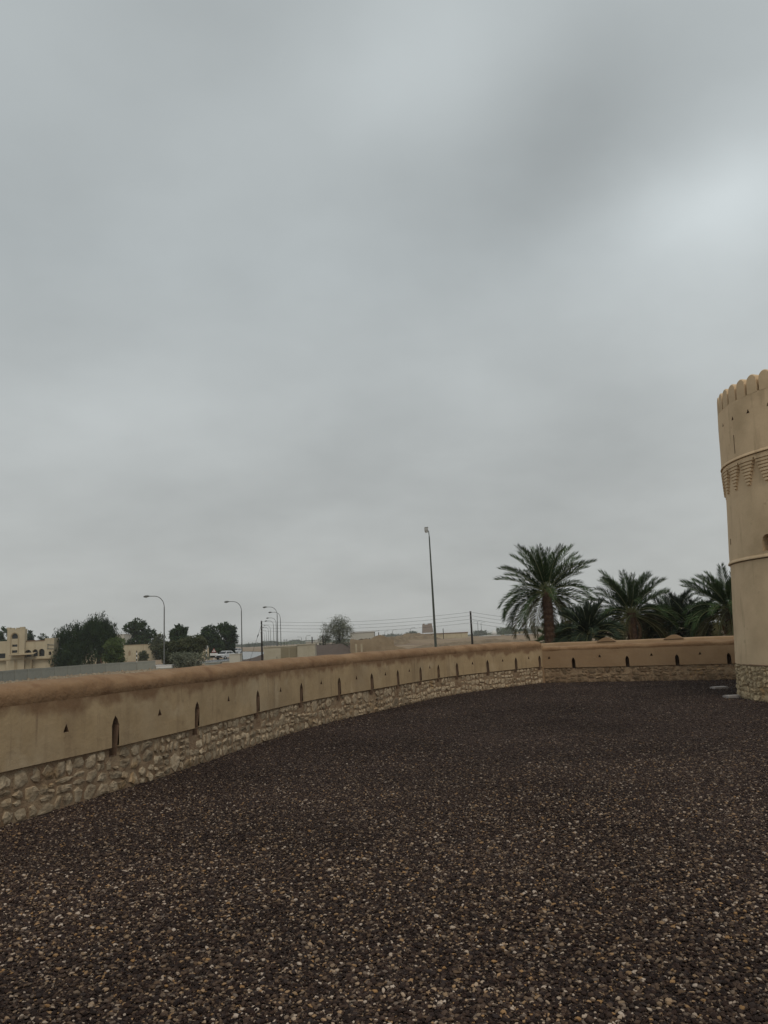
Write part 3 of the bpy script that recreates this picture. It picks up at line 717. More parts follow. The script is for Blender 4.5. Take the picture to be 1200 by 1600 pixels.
def merlon_mesh():
    b = MB(); hw = 3.0*D2R; n = 10; z0, zs, zt_ = 6.565, 6.84, 6.99; out = []
    for i in range(n+1):
        t_ = -1+2*i/n; out.append((hw*t_, zs+(zt_-zs)*math.sqrt(max(0, 1-abs(t_)**2.2))))
    V = []
    for a, z in out:
        for r_, zz_ in ((2.28, z0), (rad(z0), z0), (rad(z)-.0, z-.02), (rad(z)-.02, z), (2.30, z)): V.append((math.cos(a)*r_, math.sin(a)*r_, zz_))
    F = [((i+1)*5+j, (i+1)*5+(j+1) % 5, i*5+(j+1) % 5, i*5+j) for i in range(n) for j in range(5)]+[(0, 1, 2, 3, 4), tuple(n*5+j for j in (4, 3, 2, 1, 0))]
    b.add(V, [tuple(reversed(f)) for f in F]); return b.mesh('merlon', M['plaster_tower'])
mm_ = merlon_mesh()
for k in range(48):
    o = bpy.data.objects.new('merlon', mm_); C.objects.link(o); o.parent = tower; o.rotation_euler = (0, 0, (184.75+7.5*k)*D2R)
ring([(2.28, 5.6), (2.28, 6.565), (2.54, 6.566), (2.5, 5.6)], 'parapet_core', M['plaster_tower'], 64)
b = MB(); b.add([(math.cos(2*PI*i/48)*2.4, math.sin(2*PI*i/48)*2.4, 5.9) for i in range(48)], [tuple(range(48))]); b.build('roof', M['plaster_tower'], tower)
# rubble plinth
V, F = sheet(lambda u, z: f0(u, z, -.03), U0, U1, -.15, .745, [], du=.2, dz=.2); MB().add(V, F).build('mortar', M['mortar_tower'], tower)
def tw(u, z, o): return f0(u, z, o-.03)
cells = rubble_cells(TA(0), TA(360), .0, .735, big=.26, small=.11)
vis = [c_ for c_ in cells if TA(130) < c_[0] < TA(262)]; rest = [c_ for c_ in cells if c_ not in vis]
rest += vis[300:]; vis = vis[:300]
for c_ in vis: stone_geo(c_, tw, gap=.008, proud=.030).build('stone', M['rubble_tower'], tower)
b = MB()
for c_ in rest:
    s_ = stone_geo(c_, tw, gap=.008, proud=.030); b.add(s_.v, s_.f)
tag(b.build('stones', M['rubble_tower'], tower), kind='stuff')
print('tower stones', len(vis))

# ------------------------------------------------------------------ date palms
def frond_mesh(seed, length, droop, leaf=.34, old=False, pairs=72, lean=1.0):
    """frond along +x, arching; petiole then leaflets"""
    R_ = random.Random(seed); b = MB(); n = 16; pts = []; ang = 0.0; x = z = yv = 0; pts = [Vector((0, 0, 0))]; side = R_.uniform(-.12, .12)
    for i in range(n):
        t = (i+1)/n; ang = -droop*(t**1.6); st = length/n
        x += st*math.cos(ang); z += st*math.sin(ang); yv += st*side*t; pts.append(Vector((x, yv, z)))
    b.tube(pts, [.026*(1-.85*i/n)+.003 for i in range(n+1)], n=4)
    nst = len(b.f)
    def P(t):
        f = t*n; i = min(n-1, int(f)); return pts[i].lerp(pts[i+1], f-i), (pts[i+1]-pts[i]).normalized()
    for k in range(pairs):
        t = .16+.84*(k+R_.uniform(-.3, .3))/pairs; t = min(t, .998); p, d = P(t)
        up = Vector((0, 1, 0)).cross(d)*-1; up = d.cross(Vector((0, 1, 0))); up = up if up.z > 0 or abs(d.z) > .9 else -up
        ll = leaf*(math.sin(PI*min(1, (t-.1)/.95))**.45+.12)*R_.uniform(.8, 1.15)
        for s in (-1, 1):
            sw = .62+.5*t+R_.uniform(-.12, .12)      # sweep towards the tip
            v_ = (d*math.sin(sw)*1.0+Vector((0, s, 0))*math.cos(sw)*.95+up*R_.uniform(.05, .65)*lean).normalized()
            tip = p+v_*ll+Vector((0, 0, -.10*ll)); mid = p+v_*ll*.45+Vector((0, 0, .01))
            wv = v_.cross(up).normalized()*.0
            w_ = d*.031
            b.add([p-w_*.5, mid-w_, tip, mid+w_], [(0, 1, 2, 3)])
    me = b.mesh('frond', [M['stem'], M['palm_old'] if old else M['palm_leaf']])
    mi = [0 if i < nst else 1 for i in range(len(b.f))]; me.polygons.foreach_set('material_index', mi); return me
FR = {}
def get_fr(kind, length, leafm=None):
    key = (kind, round(length, 1), leafm)
    if key not in FR:
        ms = [frond_mesh(hash((kind, i)) % 9999 if False else (11+7*i+{'young': 0, 'mid': 50, 'old': 100, 'dead': 150}[kind]), length, {'young': .5, 'mid': 1.2, 'old': 1.25, 'dead': 1.2}[kind], leaf=.55 if kind != 'dead' else .3, old=(kind == 'old')) for i in range(4)]
        if leafm:
            for q in ms: q.materials[1] = leafm
        if kind == 'dead':
            for q in ms: q.materials[0] = M['dry']; q.materials[1] = M['dry']
        FR[key] = ms
    return FR[key]
def palm(loc, h, length, label, nf=46, shade=None, lean=(0, 0), trunk_r=.24, seed=1, dead=4, spread=(80, -62), open_front=False):
    R_ = random.Random(seed); t = thing('date_palm', label, 'palm tree', loc, 0, 'date palms behind the outer wall')
    b = MB(); n = max(8, int(h/.16)); pts = []; rr = []
    for i in range(n+1):
        f = i/n; pts.append((lean[0]*f*f, lean[1]*f*f, -.1+(h+.1)*f)); rr.append(trunk_r*(1.12-.12*f)+(.028 if i % 2 else -.01))
    b.tube(pts, rr, n=12)
    # stubs of cut fronds on the trunk
    for i in range(1, n):
        f = i/n; z = h*f
        for k in range(7):
            a = 2*PI*(k+.5*(i % 2))/7+i*.2; r_ = trunk_r*(1.08-.1*f); c_, s_ = math.cos(a), math.sin(a); cx_, cy_ = lean[0]*f*f, lean[1]*f*f
            q = Vector((-s_, c_, 0))*.045; o_ = Vector((cx_, cy_, z))+Vector((c_, s_, 0))*r_
            b.add([o_-q+Vector((0, 0, -.07)), o_+q+Vector((0, 0, -.07)), o_+Vector((c_, s_, 0))*.055+q*.6+Vector((0, 0, .09)), o_+Vector((c_, s_, 0))*.055-q*.6+Vector((0, 0, .09)), o_-q*.3+Vector((0, 0, .05)), ], [(0, 1, 2, 3), (3, 2, 4)])
    b.build('trunk', M['palm_bark'], t)
    # heart of the crown
    hb = MB(); hb.tube([(lean[0], lean[1], h-.25), (lean[0], lean[1], h+.05), (lean[0], lean[1], h+.35)], [trunk_r*1.1, trunk_r*1.05, .07], n=8); hb.build('crown_heart', M['palm_old'], t)
    for k in range(nf):
        f = (k+.5)/nf
        if open_front and f > .5 and math.cos(k*2.39996+PI/2) > .72: continue
        el = spread[0]+(spread[1]-spread[0])*f**.93+R_.uniform(-7, 7); az = k*2.39996+R_.uniform(-.25, .25)
        kind = 'young' if f < .42 else 'mid' if f < .8 else 'old'
        ms = get_fr(kind, length, shade); me = ms[k % 4]
        o = bpy.data.objects.new('frond', me); C.objects.link(o); o.parent = t
        o.location = (lean[0]+math.cos(az)*trunk_r*.5, lean[1]+math.sin(az)*trunk_r*.5, h+.15-.3*f)
        o.rotation_euler = (R_.uniform(-.25, .25), -el*D2R, az); s_ = R_.uniform(.85, 1.08)*(1.0 if f > .1 else .85); o.scale = (s_, s_, s_)
    for k in range(dead):
        az = R_.uniform(0, 6.28); me = get_fr('dead', length*.8)[k % 4]
        o = bpy.data.objects.new('dry_frond', me); C.objects.link(o); o.parent = t; o.location = (lean[0]+math.cos(az)*trunk_r, lean[1]+math.sin(az)*trunk_r, h-.3); o.rotation_euler = (0, 68*D2R, az); o.scale = (.7, .7, .7)
    return t
def palm_at(px, py, D, length, label, **k):
    """crown heart at photo pixel, standing on the outer ground"""
    p = at(px, py, D); return palm((p.x, p.y, GZ), p.z-GZ, length, label, **k)
palm_at(854, 924, 45, 3.15, 'tallest date palm with full drooping crown and clear trunk, left end of the palm row', nf=76, seed=3, trunk_r=.27, dead=0, spread=(80, -45), open_front=True)
palm_at(986, 958, 46, 2.75, 'second tallest date palm with upright crown, right of the tallest palm', nf=66, seed=8, trunk_r=.26, dead=5, spread=(82, -28), open_front=True)
palm_at(1139, 950, 43, 2.6, 'date palm whose crown is half hidden behind the round tower', nf=66, seed=14, trunk_r=.25, dead=2, spread=(80, -30))
palm_at(1052, 978, 48, 2.45, 'short dark date palm between the upright palm and the tower', nf=46, seed=21, shade=M['palm_shade'], trunk_r=.25, dead=3, spread=(82, -25))
palm_at(1085, 985, 46, 2.2, 'low dense date palm nearest the foot of the tower palm', nf=40, seed=28, shade=M['palm_shade'], trunk_r=.22, dead=1, spread=(80, -15))
palm_at(918, 992, 42, 1.85, 'low bushy young date palm just right of the tallest trunk', nf=44, seed=33, shade=M['palm_shade'], trunk_r=.2, dead=0, spread=(84, -5))
palm_at(868, 1004, 52, 1.5, 'small pale young date palm peeping over the wall by the tallest trunk', nf=26, seed=39, trunk_r=.18, dead=0, spread=(75, 5))
palm_at(1015, 994, 50, 1.9, 'low dark young date palm under the short dark palm', nf=36, seed=44, shade=M['palm_shade'], trunk_r=.2, dead=3, spread=(80, -5))
# leaning bare trunk
b = MB(); p = at(961, 1003, 50); b.tube([(0, 0, -1.2), (.02, 0, .1), (.12, 0, .55), (.2, 0, .9)], [.17, .16, .15, .11], n=10)
st_ = thing('palm_stump', 'thin leaning dead palm stump between the two tall palms', 'stump', (p.x, p.y, p.z)); b.build('trunk', M['dry'], st_)
b = MB()
for k in range(26):
    a = random.uniform(0, 6.28); e = random.uniform(.1, 1.3); l_ = random.uniform(.4, .75); d_ = Vector((math.cos(a)*math.cos(e), math.sin(a)*math.cos(e), math.sin(e)))
    q = Vector((.2, 0, .85)); w_ = Vector((-math.sin(a), math.cos(a), 0))*.02; b.add([q-w_, q+w_, q+d_*l_*.6+w_, q+d_*l_-Vector((0, 0, .2)), q+d_*l_*.6-w_], [(0, 1, 2, 3, 4)])
b.build('crown', M['palm_shade'], st_)

# ------------------------------------------------------------------ trees
def tree(name, px, ytop, D, wpx, label, m_, n=9000, leaf=.28, seed=1, crown_lo=0.25, trunk_r=.25, weep=0.0, squash=1.0, base=None, group='trees beyond the parapet', lobes=14, cat='tree', base_z=GZ, depth=1.0, clump=.2, tight=1.0):
    lobes = int(lobes*1.5); clump *= .85
    """tree from its outline in the photo: centre x, top y, width in pixels at forward distance D"""
    R_ = np.random.default_rng(seed); s = D/F_PX; top = at(px, ytop, D); W = wpx*s/2; Ht = top.z-base_z
    root = thing(name, label, cat, (top.x, top.y, base_z), 0, group)
    zc0 = Ht*crown_lo; ch = Ht-zc0
    # lobes: sub-crowns filling the outline
    cs_ = []
    for k in range(lobes):
        a = R_.uniform(0, 2*PI); r_ = W*math.sqrt(R_.uniform(0, 1))*.80; zf = R_.uniform(.03, .9)
        shrink = math.sqrt(max(.05, 1-(max(0, zf-.45)/.62)**2))*(0.75+.25*min(1, zf/.35)) if not weep else 1.0-.35*max(0, zf-.5)
        rad_ = W*R_.uniform(.26, .45)*squash
        cs_.append((math.cos(a)*r_*shrink, math.sin(a)*r_*shrink*depth, zc0+ch*zf*.9, rad_))
    cs_.append((0, 0, Ht-W*.36, W*.38)); cs_.append((W*.1, 0, zc0+ch*.45, W*.6)); cs_.append((-W*.15, 0, zc0+ch*.3, W*.55))
    nc = n//12; cc = np.zeros((nc, 3)); idx = R_.integers(0, len(cs_), nc); A = np.array(cs_)
    d = R_.normal(size=(nc, 3)); d /= np.linalg.norm(d, axis=1)[:, None]; rr = R_.uniform(.55, 1.0, nc)**.6*R_.choice([.95, 1.0, 1.12, 1.28], nc)
    cc = A[idx, :3]+d*(A[idx, 3]*rr)[:, None]*np.array([1, depth, .85])
    cc[:, 2] = np.where(cc[:, 2] > Ht, Ht-(cc[:, 2]-Ht)*.6-R_.uniform(0, .5, nc), cc[:, 2]); cc[:, 2] = np.maximum(cc[:, 2], .15)
    cc[:, 0] = np.clip(cc[:, 0], -W*1.03, W*1.03)
    cen = np.repeat(cc, 12, axis=0); N_ = len(cen)
    off = R_.normal(size=(N_, 3))*clump*np.array([1, 1, .8])
    if weep:
        off[:, 2] -= R_.uniform(0, 1, N_)*weep; off[:, :2] *= .8
    cen = cen+off; cen[:, 2] = np.maximum(cen[:, 2], .05)
    # each leaf clump: a small bent quad
    u = R_.normal(size=(N_, 3)); u /= np.linalg.norm(u, axis=1)[:, None]
    if weep: u[:, 2] = -np.abs(u[:, 2])-1.2; u /= np.linalg.norm(u, axis=1)[:, None]
    w = np.cross(u, R_.normal(size=(N_, 3))); w /= np.linalg.norm(w, axis=1)[:, None]
    sz = leaf*R_.uniform(.6, 1.25, N_)[:, None]; asp = .5 if not weep else .22
    v = np.empty((N_, 4, 3)); v[:, 0] = cen-u*sz*.5; v[:, 1] = cen+w*sz*asp*.5; v[:, 2] = cen+u*sz*.5; v[:, 3] = cen-w*sz*asp*.5
    me = bpy.data.meshes.new('crown'); me.vertices.add(N_*4); me.vertices.foreach_set('co', v.reshape(-1)); me.loops.add(N_*4); me.loops.foreach_set('vertex_index', np.arange(N_*4))
    me.polygons.add(N_); me.polygons.foreach_set('loop_start', np.arange(0, N_*4, 4)); me.polygons.foreach_set('loop_total', np.full(N_, 4)); me.update(); me.materials.append(m_)
    o = bpy.data.objects.new('crown', me); C.objects.link(o); o.parent = root
    b = MB(); rt = trunk_r
    b.tube([(0, 0, -.2), (.05, 0, zc0*.5), (0, 0, zc0+ch*.25), (W*.05, 0, zc0+ch*.55)], [rt*1.25, rt, rt*.8, rt*.35], n=8)
    for k in range(min(9, lobes)):
        c_ = cs_[k]; b.tube([(0, 0, zc0*.7+ch*.04*k), (c_[0]*.45, c_[1]*.45, (zc0+c_[2])*.5), c_[:3]], [rt*.5, rt*.32, rt*.1], n=5)
    b.build('trunk', M['bark'], root); return root
G_ = None
tree('weeping_tree', 155, 953, 142, 62, 'tall dark weeping tree, right half of the big mass beside the cream building', M['leaf_weep'], n=22000, leaf=.5, seed=3, crown_lo=.22, weep=1.5, lobes=20, trunk_r=.35, clump=.3)
tree('weeping_tree', 113, 968, 140, 60, 'dark weeping tree hanging to the ground against the cream building', M['leaf_weep'], n=22000, leaf=.5, seed=5, crown_lo=.05, weep=1.6, lobes=20, trunk_r=.3, clump=.3)
tree('round_bush', 178, 996, 132, 36, 'rounded green bush tree in front of the tall weeping tree', M['leaf_bush'], n=9000, leaf=.3, seed=9, crown_lo=.12, lobes=12, trunk_r=.12)
tree('leafy_tree', 216, 966, 215, 48, 'dark leafy tree behind the beige compound wall', M['leaf_dark'], n=11000, leaf=.6, seed=12, crown_lo=.1, lobes=16, clump=.3)
tree('leafy_tree', 6, 980, 220, 30, 'dark tree behind the left end of the cream building', M['leaf_dark'], n=5000, leaf=.6, seed=15, crown_lo=.2, clump=.3)
tree('leafy_tree', 46, 985, 230, 16, 'small dark tree just right of the cream building tower', M['leaf_dark'], n=2500, leaf=.55, seed=16, crown_lo=.2, lobes=8, clump=.3)
tree('leafy_tree', 68, 989, 230, 34, 'low wide tree behind the right wing of the cream building', M['leaf_dark'], n=5000, leaf=.55, seed=17, crown_lo=.1, lobes=10, clump=.3)
tree('leafy_tree', 280, 976, 175, 32, 'dark rounded tree top above the feathery bush', M['leaf_dark'], n=8000, leaf=.5, seed=19, crown_lo=.25, lobes=12, clump=.26)
tree('leafy_tree', 250, 990, 195, 34, 'greyish low tree behind the first street lamp', M['leaf_olive'], n=6000, leaf=.5, seed=20, crown_lo=.1, lobes=10, clump=.3)
tree('feathery_bush', 302, 994, 112, 44, 'feathery olive bush tree above the bare scrub by the road', M['leaf_olive'], n=11000, leaf=.26, seed=22, crown_lo=.3, lobes=14, trunk_r=.1, clump=.16)
tree('feathery_bush', 270, 1000, 114, 38, 'dark olive bush tree next to the first street lamp', M['leaf_olive'], n=10000, leaf=.26, seed=23, crown_lo=.1, lobes=14, trunk_r=.1, clump=.16)
tree('bare_scrub', 292, 1020, 108, 66, 'thin twiggy grey scrub at the foot of the olive bushes', M['leaf_grey'], n=6000, leaf=.26, seed=24, crown_lo=.0, lobes=16, trunk_r=.06, clump=.16, cat='bush')
tree('leafy_tree', 326, 977, 190, 42, 'dark tree, left half of the dark pair behind the road signs', M['leaf_dark'], n=11000, leaf=.55, seed=27, crown_lo=.05, lobes=14, clump=.28)
tree('leafy_tree', 350, 973, 192, 38, 'dark tree, right half of the dark pair behind the white car', M['leaf_dark'], n=11000, leaf=.55, seed=28, crown_lo=.05, lobes=14, clump=.28)
tree('airy_tree', 529, 961, 165, 42, 'airy grey green tree on top of the dark gravel bank', M['leaf_grey'], n=7500, leaf=.26, seed=31, crown_lo=.0, lobes=22, trunk_r=.12, clump=.5, base_z=.6)
tree('airy_tree', 507, 975, 166, 15, 'sparse small tree leaning on the left side of the airy tree', M['leaf_grey'], n=1500, leaf=.24, seed=32, crown_lo=.05, lobes=9, trunk_r=.08, clump=.45, base_z=.6)
tree('small_bush', 223, 1018, 190, 20, 'small green bush against the beige compound wall', M['leaf_olive'], n=2500, leaf=.35, seed=35, crown_lo=.0, lobes=8, trunk_r=.06, cat='bush', clump=.2)
# far trees
FT = [(397, 1007, 420, 30, 'domed blue grey tree where the road bends away'), (380, 1009, 520, 26, 'hazy far tree left of the domed tree at the road bend'), (420, 1003, 560, 30, 'hazy far tree behind the tarred pole'),
      (462, 1001, 620, 22, 'faint far tree just over the beige kiosk'), (645, 988, 430, 22, 'hazy blue tree beside the ruined fort tower'), (612, 992, 560, 34, 'long hazy tree line between the earth mounds and the fort'),
      (750, 987, 420, 20, 'round hazy tree right of the second tarred pole'), (792, 982, 330, 30, 'rounded dark green tree left of the tallest palm'), (818, 984, 400, 26, 'hazy tree just left of the tallest palm trunk'),
      (838, 978, 420, 16, 'narrow hazy tree seen under the tallest palm crown'), (905, 985, 400, 40, 'hazy tree seen between the two tallest palms'), (960, 980, 420, 44, 'hazy tree behind the leaning stump'), (1000, 980, 400, 40, 'hazy tree behind the second tallest palm'),
      (1060, 975, 420, 60, 'hazy wide tree behind the short dark palm'), (1120, 975, 400, 50, 'hazy tree behind the palm next to the tower'), (350, 1008, 600, 30, 'faint far tree beyond the second white car'), (575, 996, 600, 40, 'faint far trees behind the long white building')]
for i, (px, yt, D, w, lab) in enumerate(FT):
    D *= 2.4
    tree('distant_tree', px, yt, D, w, lab, M['leaf_mid'] if i == 7 else M['leaf_dark'], n=2600, leaf=2.1 if D < 1200 else 3.0, seed=60+i, crown_lo=.0, lobes=12, clump=1.5, trunk_r=.5, group='far trees in the haze', base_z=terrain(at(px, yt, D).x, D)-.2)
# far wood closing the horizon
R_ = np.random.default_rng(5); N_ = 34000
X = R_.uniform(-1000, 1200, N_); Yb = 1500+90*np.sin(X*.007)+R_.uniform(-60, 60, N_)
hh = np.array([4.5+4*noise.noise(Vector((x*.01, 0, 0)))+3.6*noise.noise(Vector((x*.045, 3, 0))) for x in X]); hh = np.maximum(hh, .8)
Z = -1.0+R_.uniform(0, 1, N_)*hh; cen = np.stack([X, Yb, Z], 1)
u = R_.normal(size=(N_, 3)); u /= np.linalg.norm(u, axis=1)[:, None]; w = np.cross(u, R_.normal(size=(N_, 3))); w /= np.linalg.norm(w, axis=1)[:, None]
v = np.empty((N_, 4, 3)); v[:, 0] = cen-u*1.8; v[:, 1] = cen+w*1.3; v[:, 2] = cen+u*1.8; v[:, 3] = cen-w*1.3
me = bpy.data.meshes.new('far_wood'); me.vertices.add(N_*4); me.vertices.foreach_set('co', v.reshape(-1)); me.loops.add(N_*4); me.loops.foreach_set('vertex_index', np.arange(N_*4))
me.polygons.add(N_); me.polygons.foreach_set('loop_start', np.arange(0, N_*4, 4)); me.polygons.foreach_set('loop_total', np.full(N_, 4)); me.update(); me.materials.append(M['leaf_mid'])
o = bpy.data.objects.new('far_wood', me); C.objects.link(o); tag(o, 'continuous hazy line of far trees along the horizon', kind='stuff')

# ------------------------------------------------------------------ road
def strip(pts, w, z, name, m_, dashed=None):
    P_ = Path(pts); n = max(8, int(P_.len/5)); b = MB(); V = []
    for i in range(n+1):
        for s_ in (-1, 1):
            q = P_.w(P_.len*i/n, s_*w/2, z); V.append(q)
    b.add(V, [(2*i, 2*i+1, 2*i+3, 2*i+2) for i in range(n)]); return b.build(name, m_), P_
M['asphalt'] = mat('wet_asphalt', (0.10, 0.105, 0.115), 0.22, (0.075, 0.08, 0.09), 0.08, coord='World', spec=.6)
M['paint'] = mat('road_paint', (0.6, 0.6, 0.58), 0.7)
RP = [(-75, 60), (-52, 92), (-37, 122), (-30, 150), (-31, 185), (-42, 240), (-66, 320), (-110, 440), (-190, 620)]
tag(strip(RP, 11, GZ+.03, 'road', M['asphalt'])[0], kind='structure')
for off in (-5.0, 5.0):
    P_ = Path(RP); n = 90; V = []
    for i in range(n+1):
        for s_ in (-.08, .08): V.append(P_.w(P_.len*i/n, off+s_, GZ+.036))
    tag(MB().add(V, [(2*i, 2*i+1, 2*i+3, 2*i+2) for i in range(n)]).build('road_edge_line', M['paint']), kind='structure')
P_ = Path(RP); b = MB(); u = 5
while u < P_.len-6:
    b.add([P_.w(u, -.07, GZ+.036), P_.w(u, .07, GZ+.036), P_.w(u+3, .07, GZ+.036), P_.w(u+3, -.07, GZ+.036)], [(0, 1, 2, 3)]); u += 9
tag(b.build('road_centre_line', M['paint']), kind='structure')
# kerb on the near side of the road
b = MB(); n = 120; V = []
for i in range(n+1):
    u = P_.len*.7*i/n
    for o_, z in ((5.6, GZ), (5.6, GZ+.15), (5.75, GZ+.15), (5.75, GZ)): V.append(P_.w(u, o_, z))
b.add(V, [(4*i+j, 4*i+j+1, 4*i+j+5, 4*i+j+4) for i in range(n) for j in range(3)]); tag(b.build('kerb', M['concrete']), kind='structure')

# dark gravel bank and earth mounds
def heap(name, x0, x1, y0, y1, hf, m_, nx_=40, ny_=24, label=None):
    b = MB(); V = []
    for j in range(ny_+1):
        for i in range(nx_+1):
            x = x0+(x1-x0)*i/nx_; y = y0+(y1-y0)*j/ny_; V.append((x, y, hf(i/nx_, j/ny_, x, y)))
    k_ = nx_+1
    b.add(V, [(j*k_+i, j*k_+i+1, (j+1)*k_+i+1, (j+1)*k_+i) for j in range(ny_) for i in range(nx_)]); b.smooth = True
    return tag(b.build(name, m_), label, kind='structure')
def edge(a, w=.12): return min(1, a/w, (1-a)/w) if 0 < a < 1 else 0
heap('gravel_bank', -27, -7.0, 112, 215, lambda a, b_, x, y: GZ-.05+(2.0*sstep(0, .45, b_)*sstep(0, .30, a)*(.75+.35*a)+.05)*edge(a, .15)*edge(b_, .1)+.12*noise.noise(Vector((x*.2, y*.2, 0)))*edge(a)*edge(b_), M['gravel_bank'])
heap('earth_mound', -9, 8, 186, 222, lambda a, b_, x, y: GZ-.1+(3.0*math.sin(PI*a)**.7*math.sin(PI*b_)+.9*noise.noise(Vector((x*.33, y*.33, 0)))+.5*noise.noise(Vector((x*.9, y*.9, 4))))*edge(a, .2)*edge(b_, .2), M['earth'], 60, 60)
heap('earth_mound', 2, 34, 128, 178, lambda a, b_, x, y: terrain(x, y)-.1+(.9*math.sin(PI*a)**.6*math.sin(PI*b_)+.7*noise.noise(Vector((x*.25, y*.25, 2)))+.3*noise.noise(Vector((x*.9, y*.9, 4))))*edge(a, .2)*edge(b_, .2), M['earth'], 60, 60)
heap('earth_mound', -2, 17, 230, 262, lambda a, b_, x, y: terrain(x, y)-.1+(1.9*math.sin(PI*a)**.8*math.sin(PI*b_)+.9*noise.noise(Vector((x*.3, y*.3, 8)))+.4*noise.noise(Vector((x*.9, y*.9, 4))))*edge(a, .2)*edge(b_, .2), M['earth'], 60, 60)
# loose rocks along the near verge, left
b = MB(); R3 = random.Random(4)
for k in range(700):
    px = R3.uniform(-120, 262); t_ = (px+120)/382; y0_ = 1079-40*t_+R3.uniform(-1, 8); q = gnd(px, min(y0_, 1090), GZ); s_ = R3.uniform(.08, .28)
    n_ = 6; pts_ = [Vector((math.cos(2*PI*i/n_)*s_*R3.uniform(.6, 1.1), math.sin(2*PI*i/n_)*s_*R3.uniform(.6, 1.1), 0)) for i in range(n_)]
    o_ = Vector((q.x, q.y, GZ-.03)); vs_ = [o_+p for p in pts_]+[o_+p*.55+Vector((0, 0, s_*R3.uniform(.5, 1))) for p in pts_]
    b.add(vs_, [(i, (i+1) % n_, (i+1) % n_+n_, i+n_) for i in range(n_)]+[tuple(range(n_, 2*n_))])
tag(b.build('verge_rocks', mat('verge_rock', (0.36, 0.30, 0.22), 1.0, (0.2, 0.15, 0.1), 1.5)), 'rows of small tan rocks strewn in front of the concrete barrier', kind='stuff')

# ------------------------------------------------------------------ concrete barrier of panels
bar = thing('concrete_barrier', 'weathered grey concrete panel wall beside the road, in front of the cream building', 'wall')
BP = [gnd(*q, GZ) for q in ((-110, 1081), (0, 1066.5), (90, 1057.5), (180, 1049.5), (243, 1045.5))]
PB = Path([(q.x, q.y) for q in BP]); npan = int(PB.len/2.4); L0 = PB.len/npan
pm = []
for s_ in range(3):
    b = MB(); w = L0-.05; b.box(-w/2, w/2, -.08, .08, -.1, 1.15); b.box(-w/2+.05, w/2-.05, -.10, -.079, .95, 1.10); b.box(-w/2, -w/2+.12, -.12, -.081, -.1, 1.13); pm.append(b.mesh('panel', M['concrete']))
for k in range(npan):
    p, nn = PB.at(L0*(k+.5)); o = bpy.data.objects.new('panel', pm[k % 3]); C.objects.link(o); o.parent = bar
    o.location = (p.x, p.y, GZ+random.uniform(-.03, .02)); o.rotation_euler = (0, random.uniform(-.004, .004), math.atan2(nn.x, -nn.y))

# ------------------------------------------------------------------ buildings
def bld(name, x, ybase_D, label, cat='building', rz=0.0, z=GZ):
    p = at(x, 1000, ybase_D); return thing(name, label, cat, (p.x, p.y, z), rz)
def wx(D): return D/F_PX
# cream building: local x measured in photo pixels from its left reference
D = 137; s = wx(D); p0 = at(0, 1040, D)
def ZP(px, py, D_=D): return at(px, py, D_).z-GZ
def XP(px, py=1020, D_=D): return at(px, py, D_).x-p0.x
cb_ = thing('cream_building', 'cream two storey building with crenellated stair tower and three arched openings, far left', 'building', (p0.x, p0.y, GZ))
zt = ZP(60, 1001.5)
def windowed_wall(parent, name, x0, x1, z0, z1, holes, y, th, m_, depth=.35):
    V, F = sheet(lambda u, z: (u, y, z), x0, x1, z0, z1, holes, du=2.0, dz=2.0); b = MB(); b.add(V, F)
    b.add([(x0, y, z0), (x0, y+th, z0), (x0, y+th, z1), (x0, y, z1), (x1, y, z0), (x1, y+th, z0), (x1, y+th, z1), (x1, y, z1)], [(0, 3, 2, 1), (4, 5, 6, 7), (3, 7, 6, 2), (1, 2, 6, 5)])
    b.build(name, m_, parent)
    for h in holes:
        fr = niche(lambda u, z, o: (u, y-o, z), h, depth, 'window', parent, m_)
        b2 = MB(); b2.add([(q[0], y+depth-.01, q[1]) for q in h], [tuple(range(len(h)))]); b2.build('pane', M['glass_dark'], fr)
def rect(x0, x1, z0, z1): return [(x0, z0), (x1, z0), (x1, z1), (x0, z1)]
def archp(x0, x1, z0, z1):
    r_ = (x1-x0)/2; c_ = (x0+x1)/2; return [(x0, z0), (x1, z0)]+[(c_+math.cos(PI*k/6)*r_, z1-r_+math.sin(PI*k/6)*r_) for k in range(7)]
xa, xb, xc = XP(12.5), XP(40), XP(84)
ar = [archp(XP(a, 1024), XP(b_, 1024), ZP(44, 1026.2), ZP(44, c_)) for a, b_, c_ in ((38.5, 49, 1015.2), (50.5, 59, 1015), (60, 69.5, 1014.5))]
windowed_wall(cb_, 'right_wing', xb, xc, -.2, zt, ar+[rect(XP(76, 1020), XP(80, 1020), ZP(78, 1023.5), ZP(78, 1018))], 0, 2.2, M['cream'], .5)
windowed_wall(cb_, 'left_wing', XP(-40), xa, -.2, ZP(5, 1002), [rect(XP(-4), XP(8.5), ZP(4, 1028.5), ZP(4, 1021))], 0, 7, M['cream'], .3)
tz = ZP(26, 983)
windowed_wall(cb_, 'stair_tower', xa, xb, -.2, tz, [archp(XP(20.5, 995), XP(30, 995), ZP(25, 998), ZP(25, 990)), rect(XP(20.5), XP(29), ZP(25, 1010.5), ZP(25, 1007)), rect(XP(20.5), XP(29), ZP(25, 1020), ZP(25, 1016))], -.5, .9, M['cream'], .25)
for a, b_ in ((12.5, 18), (20, 24), (27, 31), (33, 40)):
    q = MB(); q.box(XP(a, 982), XP(b_, 982), -.5, .0, tz, tz+.22+.1*(a in (12.5, 33))); q.build('merlon', M['cream'], cb_)
q = MB(); q.box(XP(70, 1000), xc, .01, 2.1, zt, ZP(77, 997)); q.build('roof_parapet', M['cream'], cb_)
q = MB(); q.box(XP(40, 1000), XP(70, 1000), -.06, .0, zt, zt+.14); q.build('roof_edge', M['niche'], cb_)
